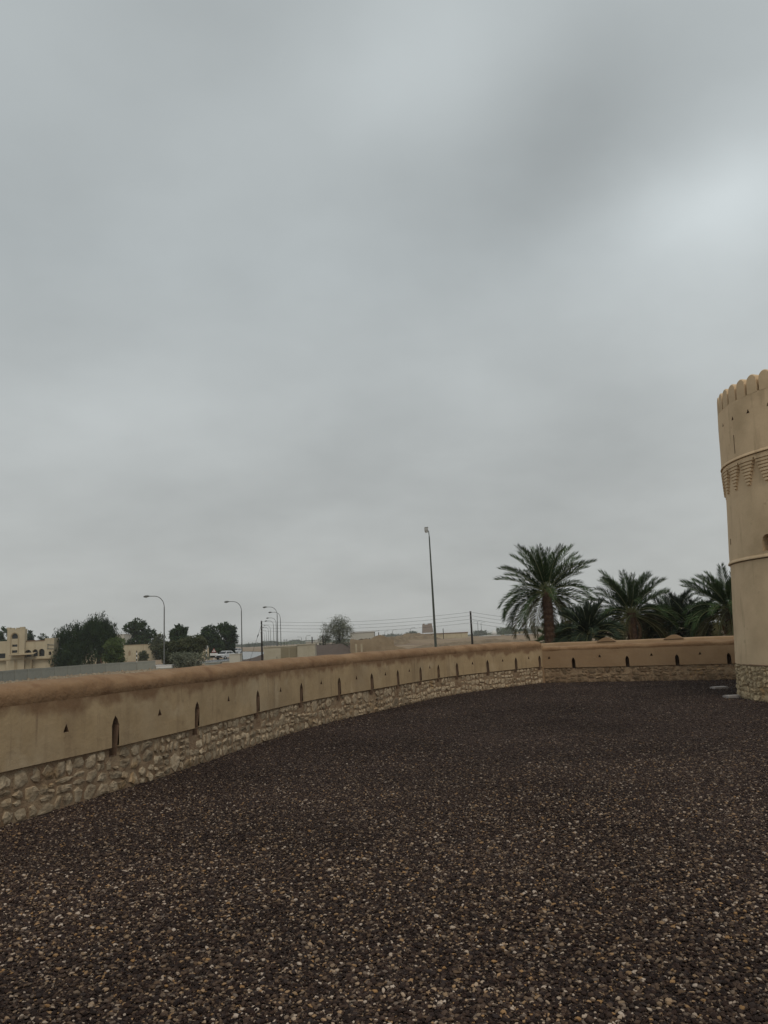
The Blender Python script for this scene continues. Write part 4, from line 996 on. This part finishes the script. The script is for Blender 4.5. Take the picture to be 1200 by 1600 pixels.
# tall arched frame on the tower
fr = archp(XP(18.5, 1005), XP(31.5, 1005), ZP(25, 1022), ZP(25, 988)); inn = archp(XP(19.6, 1005), XP(30.4, 1005), ZP(25, 1021), ZP(25, 989.2))
q = MB(); n = len(fr); V = [(a, -.62, b_) for a, b_ in fr]+[(a, -.62, b_) for a, b_ in inn]+[(a, -.5, b_) for a, b_ in fr]+[(a, -.5, b_) for a, b_ in inn]
q.add(V, [f for i in range(n) for f in ((i, (i+1) % n, (i+1) % n+n, i+n), (i, i+2*n, (i+1) % n+2*n, (i+1) % n), (i+n, (i+1) % n+n, (i+1) % n+3*n, i+3*n))]); q.build('arch_frame', M['cream_trim'], cb_)
q = MB(); z1 = ZP(60, 1028.5); q.box(XP(-40), XP(84), -.56, -.0, z1-.14, z1); q.build('ledge', M['cream_trim'], cb_)
for a in (24.5, 27.2, 50, 81):
    q = MB(); q.box(XP(a, 1038), XP(a+1.5, 1038), -.60, -.0, -.2, z1-.15); q.build('pilaster', M['cream_trim'], cb_)
q = MB(); q.add([(XP(20), -.55, ZP(20, 1022)), (XP(58), -.1, ZP(58, 1019)), (XP(58), -1.6, ZP(58, 1022)), (XP(20), -1.6, ZP(20, 1024))], [(0, 1, 2, 3)]); q.add([(XP(20), -.55, ZP(20, 1022)-.08), (XP(58), -.1, ZP(58, 1019)-.08), (XP(58), -1.6, ZP(58, 1022)-.08), (XP(20), -1.6, ZP(20, 1024)-.08)], [(3, 2, 1, 0), (0, 1, 1, 0)][:1]); q.build('awning', M['cream_trim'], cb_)
for yy in (1007, 1013):
    q = MB(); q.tube([(XP(74), -.12, ZP(74, yy)), (XP(85.5), -.12, ZP(85, yy+.6))], .05, n=6); q.build('pipe', M['steel'], cb_)
q = MB(); q.tube([(XP(75), -.12, ZP(75, 1006)), (XP(75), -.12, ZP(75, 1014))], .05, n=6); q.build('pipe', M['steel'], cb_)
q = MB(); q.tube([(XP(80, 985), 3, zt), (XP(80.5, 985), 3, ZP(80, 983))], .05, n=6); q.build('antenna', M['steel'], cb_)

# beige compound wall with faded painting
D = 195
def wallseg(name, label, xa_, xb_, ytop, D_, m_, thick=.3, z=GZ, cap=None, cat='wall', jag=0, rz=0):
    a, b_ = at(xa_, ytop, D_), at(xb_, ytop, D_); t = thing(name, label, cat, (a.x, a.y, z), rz); W_ = b_.x-a.x; h = a.z-z; h2 = h
    q = MB(); q.box(0, W_, 0, thick, -.3, h); q.build('wall_body', m_, t)
    if cap: c2 = MB(); c2.box(-.03, W_+.03, -.05, thick+.05, h+.002, h+.14); c2.build('coping', cap, t)
    return t, W_, h
t, W_, h = wallseg('compound_wall', 'beige compound wall with faded painted patches behind the striped post', 192, 255, 1009, D, M['cream'], cap=M['cream_trim'])
q = MB(); q.box(W_*.5, W_*.515, -.02, -.002, -.2, h); q.build('pillar', M['cream_trim'], t)
for fx, w_, c_ in ((.12, .09, 'mudbrick'), (.72, .12, 'sign_red')):
    q = MB(); n_ = 9; V = [(W_*(fx+w_/2)+W_*w_/2*math.cos(2*PI*k/n_)*random.uniform(.6, 1), -.004, h*.5+h*.22*math.sin(2*PI*k/n_)*random.uniform(.6, 1)) for k in range(n_)]
    q.add(V, [tuple(range(n_))]); q.build('faded_painting', M['mudbrick'] if c_ == 'mudbrick' else mat('faded_red', (.3, .17, .1), .9, (.42, .33, .22), 1.2), t)
wallseg('compound_wall', 'short piece of beige compound wall seen between olive bush and dark trees', 312, 326, 1013, 185, M['cream'], cap=M['cream_trim'])
wallseg('compound_wall', 'beige wall piece showing under the tall weeping tree', 134, 172, 1019, 175, M['cream'])
p = at(156, 1028, 174); tag(MB().box(-.45, .45, 0, .12, -.2, 2.0).build('wooden_door', mat('door_red', (.10, .045, .03), .7), loc=(p.x, p.y, GZ)), 'dark red door in the wall under the weeping tree', 'door')

# roadside boxes
def boxthing(name, label, cat, x0, x1, y0, ybase, m_, depth=1.2, ztop=None, group=None):
    a = gnd((x0+x1)/2, ybase, GZ); D_ = a.y; l, r_, tp = at(x0, ybase, D_).x, at(x1, ybase, D_).x, at((x0+x1)/2, y0, D_).z
    t = thing(name, label, cat, ((l+r_)/2, a.y, GZ), 0, group); W = (r_-l)/2; h = tp-GZ
    q = MB(); q.box(-W, W, 0, depth, -.1, h-.09); q.build('body', m_, t); q = MB(); q.box(-W-.05, W+.05, -.05, depth+.05, h-.088, h); q.build('lid', m_, t)
    q = MB(); q.box(-W-.08, W+.08, -.08, depth+.08, -.15, .1); q.build('plinth', M['concrete'], t); return t, W, h
boxthing('concrete_block', 'tall pale rendered box standing by the near road verge', 'box', 358.5, 375, 1021.5, 1043, M['pale_wall'], 1.5)
boxthing('concrete_block', 'low pale grey box by the verge, left of the tall pale box', 'box', 321, 343.5, 1035, 1044, M['concrete'], 1.2)
boxthing('concrete_block', 'long low white block at the end of the concrete barrier', 'box', 244, 268, 1039, 1045, M['white'], .8)
boxthing('concrete_block', 'small white block in front of the beige compound wall', 'box', 243, 255, 1022.5, 1028, M['white'], .8)

# substation kiosk
D = 98; a, b_ = at(412, 1020, D), at(492, 1016, D); W_ = b_.x-a.x
ks = thing('substation_kiosk', 'beige flat roofed utility kiosk with louvred panels beside the tarred pole', 'kiosk', (a.x, a.y, GZ), .03)
zz0 = at(440, 1009.5, D).z-GZ
q = MB(); q.box(0, W_*.66, 0, 2.6, -.2, zz0-.12); q.build('body', M['kiosk'], ks)
q = MB(); q.box(W_*.66, W_, -.35, 2.6, -.2, zz0+.02); q.build('side_cabinet', M['kiosk'], ks)
q = MB(); q.box(-.06, W_*.66-.01, -.07, 2.66, zz0-.118, zz0); q.build('roof_slab', M['kiosk'], ks)
q = MB(); q.box(W_*.65, W_+.05, -.42, 2.66, zz0+.022, zz0+.13); q.build('roof_slab', M['kiosk'], ks)
for i in range(2):
    x0 = W_*(.335+.165*i); fr_ = MB(); fr_.box(x0, x0+W_*.155, -.05, -.002, .25, zz0-.2); f_ = fr_.build('louvre_panel', M['kiosk_louvre'], ks)
    sm = MB(); sm.box(0, W_*.145, -.085, -.052, 0, .07); me = sm.mesh('slat', M['kiosk_louvre'])
    for k in range(14):
        o = bpy.data.objects.new('slat', me); C.objects.link(o); o.parent = f_; o.location = (x0+W_*.005, 0, .3+k*(zz0-.6)/13.5)
q = MB(); q.box(W_*.06, W_*.27, -.03, -.002, .1, zz0-.3); d_ = q.build('door', M['kiosk'], ks)
q = MB(); q.box(W_*.25, W_*.26, -.07, -.032, .8, 1.05); q.build('handle', M['steel'], d_)
for i in range(2):
    q = MB(); q.box(W_*(.79+.09*i), W_*(.865+.09*i), -.39, -.352, .15, zz0-.25); q.build('door', M['kiosk'], ks)

# ruined mud wall with jagged top
D = 150
a = at(547, 1017, D); mw = thing('mud_brick_wall', 'old broken mud brick wall with crumbled jagged top behind the parapet', 'wall', (a.x, a.y, GZ), 0)
top = [(547, 999), (552, 998.5), (558, 999.5), (562, 1000), (568, 999), (574, 998), (580, 999), (586, 1001), (590, 1000), (596, 1003), (602, 1004), (606, 1006), (612, 1006), (618, 1009), (625, 1011), (634, 1013), (640, 1016)]
pts = []
for (x0, y0), (x1, y1) in zip(top, top[1:]):
    for k in range(4):
        f = k/4; q = at(x0+(x1-x0)*f, y0+(y1-y0)*f+random.uniform(-.7, .7), D); pts.append((q.x-a.x, q.z-GZ))
q = at(640, 1020, D); q = MB(); poly_ = [(0, -.3), (pts[-1][0], -.3)]+pts[::-1]; q.prism(poly_, 0, .5); q.build('wall_body', M['mudbrick'], mw)
for px in (555, 563.5):
    x_ = at(px, 1010, D).x-a.x; q = MB(); q.box(x_, x_+.35, -.12, -.001, -.2, 1.9); q.build('buttress', M['cream'], mw)
D = 165; a = at(562, 1000, D); gh = thing('earth_house', 'gabled remnant of an earth house rising behind the broken mud wall', 'ruin', (a.x, a.y, GZ))
poly_ = [(0, -.3), (7.2, -.3), (7.2, 2.3), (5.6, 3.0), (4.4, 3.55), (3.2, 3.25), (2.2, 2.7), (1.0, 2.4), (0, 2.3)]; q = MB(); q.prism(poly_, 0, 5); q.build('wall_body', M['mudbrick'], gh)
q = MB(); random.seed(3)
for k in range(14):
    x_ = -1.2+k*.28; q.box(x_, x_+.3, random.uniform(.3, 1.5), random.uniform(2, 3), 2.2, 2.45+random.uniform(.1, .5))
tag(q.build('debris_heap', M['bark'], gh), kind='stuff')

def simple_building(name, label, x0, x1, ytop, D_, m_, roof=None, depth=12, z=None, wins=0, cat='building', ybot=None):
    a, b_ = at(x0, ytop, D_), at(x1, ytop, D_); z = terrain(a.x, D_) if z is None else z
    t = thing(name, label, cat, (a.x, a.y, z)); W_ = b_.x-a.x; h = a.z-z
    hs = []
    if wins:
        for k in range(wins): c_ = W_*(k+.5)/wins; hs.append(rect(c_-min(.5, W_/wins*.25), c_+min(.5, W_/wins*.25), h*.45, h*.45+1.0))
    windowed_wall(t, 'wall', 0, W_, -.5, h, hs, 0, depth, m_, .25)
    q = MB(); q.box(-.15, W_+.15, -.15, depth+.15, h+.004, h+.22); q.build('roof', roof or m_, t); return t, W_, h
simple_building('white_building', 'long pale flat roofed building behind the mud wall, right of the airy tree', 547, 584, 989, 190, M['pale_wall'], M['roof_white'], wins=0, z=-1)
simple_building('white_building', 'low white roofed shed left of the airy tree on the gravel bank', 478, 503, 1003.5, 240, M['pale_wall'], M['roof_white'], z=-1, wins=4)
simple_building('white_building', 'tiny pale hut peeping above the far shed left of the airy tree', 493, 500, 1001, 300, M['pale_wall'], M['roof_white'], z=-1)
simple_building('white_building', 'flat white shed in front of the hazy tree by the fort', 648, 668, 998.7, 240, M['roof_white'], M['roof_white'], depth=5)
simple_building('white_building', 'flat white shed roof right of the second tarred pole', 755, 782, 994, 300, M['roof_white'], M['roof_white'])
simple_building('white_building', 'long pale shed left of the tallest palm trunk', 796, 848, 992, 300, M['pale_wall'], M['roof_white'])
simple_building('white_building', 'small cream house left of the tallest palm trunk', 808, 823, 988, 380, M['cream'], wins=2)
simple_building('grey_house', 'grey block house just left of the tallest palm trunk', 838, 862, 980, 390, M['pale_wall'], wins=3)
simple_building('white_building', 'pale far house seen between the leaning stump and the second palm', 945, 975, 984, 300, M['cream'], wins=3)
# white dome
p = at(772, 991, 320); dm = thing('white_dome', 'small white dome beside the rounded dark green tree', 'building', (p.x, p.y, terrain(p.x, p.y)))
q = MB(); h0 = p.z-terrain(p.x, p.y); q.tube([(0, 0, -.3), (0, 0, h0)], 1.0, n=16); q.build('drum', M['roof_white'], dm)
q = MB(); q.smooth = True; q.tube([(0, 0, h0+1.6*math.sin(a*PI/16)) for a in range(9)], [max(.02, 1.15*math.cos(a*PI/16)) for a in range(9)], n=16); q.build('dome', M['roof_white'], dm)
# pale water tank building in the far left
simple_building('white_building', 'pale far block between the weeping tree and the leafy tree', 183, 194, 992, 330, M['pale_wall'])
# ruined fort
D = 260; a = at(659, 997, D); zf = terrain(a.x, D); ft = thing('ruined_fort', 'distant mud fort with square tapering tower and long low pale wall', 'fort', (a.x, a.y, zf))
XF = lambda px: at(px, 992, D).x-a.x
ZF = lambda px, py: at(px, py, D).z-zf
q = MB(); q.box(0, XF(731), 0, 10, -1, ZF(690, 990.5)); q.build('enclosure_wall', M['cream'], ft)
q = MB(); q.box(-.1, XF(731)+.1, -.12, .5, ZF(690, 990.5)+.003, ZF(690, 990.5)+.28); q.build('coping', M['niche'], ft)
zb_, zt_ = ZF(668, 990)+.3, ZF(668, 975.5); xl0, xr0, xl1, xr1 = XF(660.5), XF(678), XF(661.5), XF(676)
q = MB(); q.add([(xl0, 1, zb_), (xr0, 1, zb_), (xr0, 4.6, zb_), (xl0, 4.6, zb_), (xl1, 1.2, zt_), (xr1, 1.2, zt_), (xr1, 4.4, zt_), (xl1, 4.4, zt_)], [(0, 1, 5, 4), (1, 2, 6, 5), (2, 3, 7, 6), (3, 0, 4, 7), (4, 5, 6, 7), (3, 2, 1, 0)]); q.build('tower', M['pink_mud'], ft)
for c_ in ((xl1, xl1+.7), (xl1+1.7, xr1)):
    q = MB(); q.box(c_[0]+.02, c_[1]-.02, 1.22, 1.6, zt_+.003, zt_+.3); q.build('merlon', M['pink_mud'], ft)

# ------------------------------------------------------------------ lamps, poles, wires
def street_lamp_proto():
    t = thing('street_lamp', 'x', 'street lamp')
    q = MB(); q.tube([(0, 0, -.1), (0, 0, .9), (0, 0, .92), (0, 0, 8.3)], [.13, .13, .10, .07], n=10); pts = []
    q.build('pole', M['steel'], t)
    q = MB()
    for k in range(9):
        a = PI/2*k/8; pts.append((-1.35*(1-math.cos(a)), 0, 8.3+1.55*math.sin(a)))
    pts.append((-2.0, 0, 9.87)); q.tube(pts, .052, n=8); q.build('arm', M['steel'], t)
    q = MB(); q.tube([(-1.95, 0, 9.87), (-2.2, 0, 9.88), (-2.5, 0, 9.86), (-2.78, 0, 9.82)], [.06, .14, .15, .08], n=10); hd = q.build('lamp_head', M['steel'], t)
    q = MB(); q.tube([(-2.2, 0, 9.80), (-2.45, 0, 9.75), (-2.7, 0, 9.77)], [.05, .11, .05], n=8); q.build('diffuser', M['lamp_glass'], hd)
    q = MB(); q.box(-.2, .2, -.2, .2, -.1, .06); q.build('base_plate', M['concrete'], t)
    return t
lamps = [(256.5, 932, 'nearest and tallest looking curved arm street lamp, far left'), (378, 940.5, 'second street lamp, standing just right of the dark trees'), (434, 949, 'third street lamp, highest of the bunched row right of the tarred pole'),
         (439, 957, 'street lamp second highest in the bunched row, its mast the rightmost'), (432, 966, 'fifth street lamp along the road, third highest of the bunched row'), (428, 970.5, 'sixth street lamp along the road, fourth highest of the bunched row'),
         (423, 978, 'seventh street lamp along the road, midway down the bunched row'), (420, 981, 'eighth street lamp along the road, third lowest of the bunched row'), (416.5, 985, 'ninth street lamp along the road, second lowest of the bunched row'), (413.5, 989, 'farthest street lamp of the bunched row along the road')]
proto = street_lamp_proto(); note_kids()
for i, (px, yt, lab) in enumerate(lamps):
    hor = 1007.5-.045*(px-400); D_ = (9.9-2.65)*1200/(hor-yt); o = proto if i == 0 else copy_tree(proto)
    p = at(px, hor, D_); o.location = (p.x, p.y, GZ); o['label'] = lab; o['group'] = 'street lamps along the road'; o.rotation_euler = (0, 0, .12 if i < 3 else -.1)
# far twin and single lamps over the plateau
def far_lamp(px, yt, D_, twin, lab):
    p = at(px, yt, D_); z0 = terrain(p.x, p.y); h = p.z-z0; t = thing('distant_lamp', lab, 'street lamp', (p.x, p.y, z0), 0, 'far street lamps in the haze')
    q = MB(); q.tube([(0, 0, 0), (0, 0, h-.6)], [.16, .10], n=6); q.build('pole', M['steel'], t)
    for s_ in ((-1, 1) if twin else (random.choice((-1, 1)),)):
        q = MB(); q.tube([(0, 0, h-.6), (s_*.5, 0, h-.1), (s_*1.5, 0, h), (s_*2.2, 0, h-.05)], [.08, .08, .08, .16], n=6); q.build('arm', M['steel'], t)
for a_ in ((746, 970, 420, True, 'twin arm far street lamp left of the pair beyond the second tarred pole'), (751.5, 972, 440, False, 'single arm far street lamp right beside the twin arm one'), (613, 984, 420, False, 'faint lamp over the mounds, left of the fort'), (641, 981, 360, False, 'faint lamp right above the hazy blue tree near the fort'),
           (585.5, 986, 380, False, 'faint lamp rising behind the long pale building'), (601, 986, 480, False, 'faintest lamp between the pale building and the mounds'), (471, 995, 420, False, 'thin far pole above the left of the kiosk cabinet'), (478, 993, 380, False, 'thin far pole above the right of the kiosk cabinet')):
    far_lamp(*a_)
# H-frame
p = at(446, 999, 330); hf = thing('wooden_gantry', 'small H shaped pole frame on the horizon above the kiosk', 'pole', (p.x, p.y, GZ)); hh_ = p.z-GZ
for x_ in (-.6, .6): MB().tube([(x_, 0, 0), (x_, 0, hh_)], .1, n=6).build('post', M['wood_pole'], hf)
MB().tube([(-.8, 0, hh_-.3), (.8, 0, hh_-.3)], .08, n=6).build('crossbar', M['wood_pole'], hf)

# floodlight mast
p = at(681, 1010, 64); ptop = at(672.5, 829, 64); ms = thing('floodlight_mast', 'tall slender tapering floodlight mast rising behind the parapet left of the palms', 'floodlight', (p.x, p.y, GZ))
hm = ptop.z-GZ+.1; dx = 0.12
q = MB(); q.tube([(0, 0, -.1), (-.02, 0, hm*.5), (-.05, 0, hm-.6)], [.115, .085, .05], n=12); q.build('pole', M['pole_green'], ms)
q = MB(); q.tube([(-.05, 0, hm-.6), (-.08, 0, hm-.15), (-.2, 0, hm)], .035, n=8); q.build('arm', M['pole_green'], ms)
q = MB(); q.box(-.42, -.12, -.14, .2, hm-.12, hm+.16); q.add([(-.42, -.14, hm-.12), (-.12, -.14, hm-.12), (-.17, -.02, hm-.27), (-.38, -.02, hm-.27)], [(3, 2, 1, 0)]); hd = q.build('floodlight', M['tin'], ms)
q = MB(); q.box(-.39, -.15, -.155, -.141, hm-.08, hm+.1); q.build('lens', M['lamp_glass'], hd)
q = MB(); q.box(-.4, -.1, -.15, .2, hm+.162, hm+.2); q.build('visor', M['pole_green'], hd)
q = MB(); q.tube([(-.27, -.0, hm-.26), (-.27, 0, hm-.13)], [.09, .12], n=10); q.build('ballast', M['tin'], hd)
q = MB(); q.box(-.25, .25, -.25, .25, -.15, .08); q.build('base_plate', M['concrete'], ms)

# tarred poles and wires
def tarred_pole(px, ytop, D_, lab):
    p = at(px, ytop, D_); b0 = GZ; t = thing('utility_pole', lab, 'utility pole', (p.x, p.y, b0), 0, 'tarred wooden utility poles'); h = p.z-b0
    MB().tube([(0, 0, -.2), (0, 0, h)], [.14, .10], n=10).build('pole', M['wood_pole'], t)
    ins = MB().tube([(0, -.1, 0), (0, -.26, 0), (0, -.26, .08)], [.03, .03, .045], n=6).mesh('insulator', M['tin'])
    for k in range(4):
        o = bpy.data.objects.new('insulator', ins); C.objects.link(o); o.parent = t; o.location = (0, 0, h-.15-.42*k)
    return t, p, h
t1, p1, h1 = tarred_pole(408.5, 970, 106, 'black tarred utility pole with stay wire beside the beige kiosk')
t2, p2, h2 = tarred_pole(735, 955, 92, 'black tarred utility pole behind the parapet, right of the tall mast')
p3 = at(1010, 955, 88)
def wire(a, b_, sag, r_, label):
    pts = [a.lerp(b_, k/24)-Vector((0, 0, 4*sag*(k/24)*(1-k/24))) for k in range(25)]
    q = MB().tube(pts, r_, n=4); return tag(q.build('power_line', mat('wire', (.03, .03, .03), .6) if 'wire' not in bpy.data.materials else bpy.data.materials['wire']), label, 'wire', 'overhead wires between the tarred poles')
names = ['topmost', 'second from top', 'third from top', 'lowest']
for k in range(4):
    a = p1+Vector((0, -.26, -.1-.42*k)); b_ = p2+Vector((0, -.26, -.1-.42*k)); c_ = p3+Vector((0, -.26, -.5-.42*k))
    wire(a, b_, .55, .012, names[k]+' overhead wire between the kiosk pole and the second tarred pole')
    wire(b_, c_, .8, .012, names[k]+' overhead wire from the second tarred pole into the palms')
a = p1+Vector((0, 0, -.5)); e = at(388, 1020, 106); e.z = GZ
q = MB().tube([a, (a+e)/2, e], .018, n=4); sw = q.build('stay_wire', bpy.data.materials['wire'], t1); sw.location = -Vector((p1.x, p1.y, GZ))
mid = a.lerp(e, .28)-Vector((p1.x, p1.y, GZ)); MB().tube([mid+Vector((.1, 0, .25)), mid, mid-Vector((.1, 0, .25))], [.03, .07, .03], n=6).build('stay_insulator', M['black'], t1)
# short dark posts on the berm and by the wall
for px, yt, D_, lab in ((487.5, 995, 160, 'short dark post at the right end of the kiosk'), (504.5, 992, 165, 'short dark post at the left foot of the airy tree'), (591.5, 988, 210, 'short dark post behind the gabled earth house'), (692.3, 982, 250, 'short dark post on the ruined fort wall')):
    p = at(px, yt, D_); z0 = max(terrain(p.x, p.y), GZ); t = thing('wooden_post', lab, 'post', (p.x, p.y, z0), 0, 'short dark posts'); MB().tube([(0, 0, -.2), (0, 0, p.z-z0)], .11, n=8).build('post_shaft', M['wood_pole'], t)
# far thin poles left
for px, yt, D_ in ((454, 999, 420), (375.5, 990, 330)):
    pass

# ------------------------------------------------------------------ signs and striped posts
def striped(parent, h, w=.09):
    n = int(h/.42); a = MB().tube([(0, 0, 0), (0, 0, .42)], w, n=8).mesh('stripe', M['black']); b_ = MB().tube([(0, 0, 0), (0, 0, .42)], w, n=8).mesh('stripe', M['white'])
    for k in range(n):
        o = bpy.data.objects.new('stripe', a if k % 2 else b_); C.objects.link(o); o.parent = parent; o.location = (0, 0, .42*k)
    return n*.42
def sign(px, ybase, ytop, kind, lab):
    b_ = gnd(px, ybase, GZ); D_ = b_.y; tp = at(px, ytop, D_); t = thing('road_sign' if kind != 'post' else 'striped_post', lab, 'road sign' if kind != 'post' else 'post', (b_.x, b_.y, GZ)); h = tp.z-GZ
    hs = striped(t, h if kind == 'post' else h-.5, .1)
    if kind == 'round':
        q = MB(); n_ = 20; r_ = .45; q.prism([(math.cos(2*PI*k/n_)*r_, h-.45+math.sin(2*PI*k/n_)*r_) for k in range(n_)], -.16, -.12); f_ = q.build('sign_face', M['white'], t)
        q = MB(); V = []
        for k in range(n_):
            for rr_ in (.36, .45): V.append((math.cos(2*PI*k/n_)*rr_, -.165, h-.45+math.sin(2*PI*k/n_)*rr_))
        q.add(V, [(2*k, 2*k+1, (2*k+3) % (2*n_), (2*k+2) % (2*n_)) for k in range(n_)]); q.build('border', M['steel'], f_)
        q = MB(); q.box(-.09, .03, -.172, -.166, h-.6, h-.25); q.box(-.02, .14, -.179, -.173, h-.42, h-.35); q.build('symbol', M['black'], f_)
    if kind == 'tri':
        q = MB(); q.prism([(-.5, h-.8), (.5, h-.8), (0, h)], -.16, -.12); f_ = q.build('sign_face', M['white'], t)
        q = MB(); o3 = [(-.5, h-.8), (.5, h-.8), (0, h)]; c3 = (0, h-.53); i3 = [((x-c3[0])*.7+c3[0], (z-c3[1])*.7+c3[1]) for x, z in o3]
        q.add([(x, -.165, z) for x, z in o3]+[(x, -.165, z) for x, z in i3], [(k, (k+1) % 3, (k+1) % 3+3, k+3) for k in range(3)]); q.build('border', M['sign_red'], f_)
        q = MB(); q.box(-.05, .05, -.172, -.166, h-.68, h-.38); q.build('symbol', M['black'], f_)
        q = MB(); q.box(-.8, .8, -.16, -.12, h-1.45, h-.95); q.build('sign_plate', M['white'], t)
sign(213.5, 1036, 1016, 'post', 'black and white striped marker post in front of the beige compound wall')
sign(263, 1031, 1013, 'round', 'round white road sign on striped post, left of the olive bush')
sign(322.5, 1032, 1007.5, 'round', 'round white road sign on striped post beside the warning triangle')
sign(334.5, 1031, 1013, 'tri', 'triangular warning sign with a white plate below, left of the white car')

# ------------------------------------------------------------------ cars
def car(px, ybase, label, rz, paint, L_=4.6, h=1.65, W=1.85):
    b_ = gnd(px, ybase, GZ); t = thing('parked_car' if False else 'car', label, 'car', (b_.x, b_.y, GZ+.03), rz)
    # side profile x along length (front = -x), z
    low = [(-2.25, .35), (-2.3, .62), (-2.22, .85), (-1.25, 1.02), (2.15, 1.05), (2.28, .85), (2.3, .4)]
    sc = L_/4.6
    def loft(prof, ws):
        q = MB(); n_ = len(prof); V = []
        for yy, k_, zadd in ((-1, .94, 0), (-.96, 1.0, 0), (.96, 1.0, 0), (1, .94, 0)):
            V += [(x*sc*k_ if abs(yy) == 1 else x*sc, yy*ws/2, .35+(z-.35)*(k_ if abs(yy) == 1 else 1)) for x, z in prof]
        q.add(V, [(r_*n_+i, r_*n_+(i+1) % n_, (r_+1)*n_+(i+1) % n_, (r_+1)*n_+i) for r_ in range(3) for i in range(n_)]+[tuple(range(n_-1, -1, -1)), tuple(range(3*n_, 4*n_))]); return q
    body = loft(low, W).build('body', paint, t)
    cab = MB(); cp = [(-1.2, 1.02), (-.45, h-.06), (.1, h), (1.3, h-.03), (2.05, 1.04)]; V = []
    for yy in (-1, 1):
        V += [(x*sc, yy*(W/2-.08-(z-1.02)*.22), z) for x, z in cp]
    cab.add(V, [(4, 3, 2, 1, 0), (5, 6, 7, 8, 9)]+[(i, i+1, i+6, i+5) for i in range(4)]); cab.build('cabin', paint, t)
    def pane(a, b2, c, d): return [a, b2, c, d]
    ws_ = lambda x, z, yy: (x*sc, yy*(W/2-.1-(z-1.02)*.22), z)
    q = MB(); q.add([Vector(ws_(-1.13, 1.07, -1))+Vector((-.03, .03, .02)), Vector(ws_(-1.13, 1.07, 1))+Vector((-.03, -.03, .02)), Vector(ws_(-.53, h-.12, 1))+Vector((-.03, -.03, .02)), Vector(ws_(-.53, h-.12, -1))+Vector((-.03, .03, .02))], [(3, 2, 1, 0)]); q.build('windscreen', M['glass_dark'], t)
    for s_ in (-1, 1):
        for xa_, xb_ in ((-.85, .15), (.22, 1.15), (1.22, 1.75)):
            f = lambda x, z: (x*sc, s_*(W/2-.06-(z-1.02)*.22), z)
            zt_ = h-.16 if xb_ < 1.5 else h-.3; xt = xa_+.35 if xa_ < -.5 else xa_
            q = MB(); q.add([f(xa_, 1.1), f(xb_, 1.1), f(xb_-(.25 if xb_ > 1.5 else 0), zt_), f(xt, zt_)], [(0, 1, 2, 3)]); q.build('side_window', M['glass_dark'], t)
        for x_ in (-1.4, 1.4):
            wh = MB(); wh.tube([(x_*sc, s_*(W/2-.2), .33), (x_*sc, s_*(W/2+.02), .33)], .34, n=16); w_ = wh.build('wheel', M['black'], t)
            wh = MB(); wh.tube([(x_*sc, s_*(W/2+.022), .33), (x_*sc, s_*(W/2+.03), .33)], .2, n=12); wh.build('rim', M['tin'], w_)
        q = MB(); q.box(-2.32*sc, -2.15*sc, s_*.78-.16, s_*.78+.16, .68, .84); q.build('headlight', M['lamp_glass'], t)
    q = MB(); q.box(-2.33*sc, -2.2*sc, -.55, .55, .55, .78); q.build('grille', M['black'], t)
    q = MB(); q.box(-2.36*sc, -2.2*sc, -.85, .85, .3, .48); q.build('bumper', M['black'], t)
    return t
car(352, 1030, 'white car facing the camera on the wet road, the nearer of two', math.radians(68), M['car_white'])
car(370, 1021.5, 'white pickup like car farther along the road, behind the pale box', math.radians(80), M['car_white'], L_=5.0, h=1.8)

# ------------------------------------------------------------------ haze
hz = MB().box(-6500, 6500, -400, 6500, -3.0, 16.0).build('haze', None)
hz.data.materials.clear()
hm_ = bpy.data.materials.new('haze_air'); hm_.use_nodes = True; t = hm_.node_tree; t.nodes.clear()
vp = N(t, 'ShaderNodeVolumePrincipled'); vp.inputs['Color'].default_value = (.86, .90, .92, 1); vp.inputs['Density'].default_value = .00026; vp.inputs['Anisotropy'].default_value = .1
oo = N(t, 'ShaderNodeOutputMaterial'); t.links.new(vp.outputs[0], oo.inputs['Volume']); hz.data.materials.append(hm_)
tag(hz, 'pale overcast haze in the air', kind='stuff')
print('tris', sum(len(o.data.polygons)*2 for o in C.objects if o.type == 'MESH'))
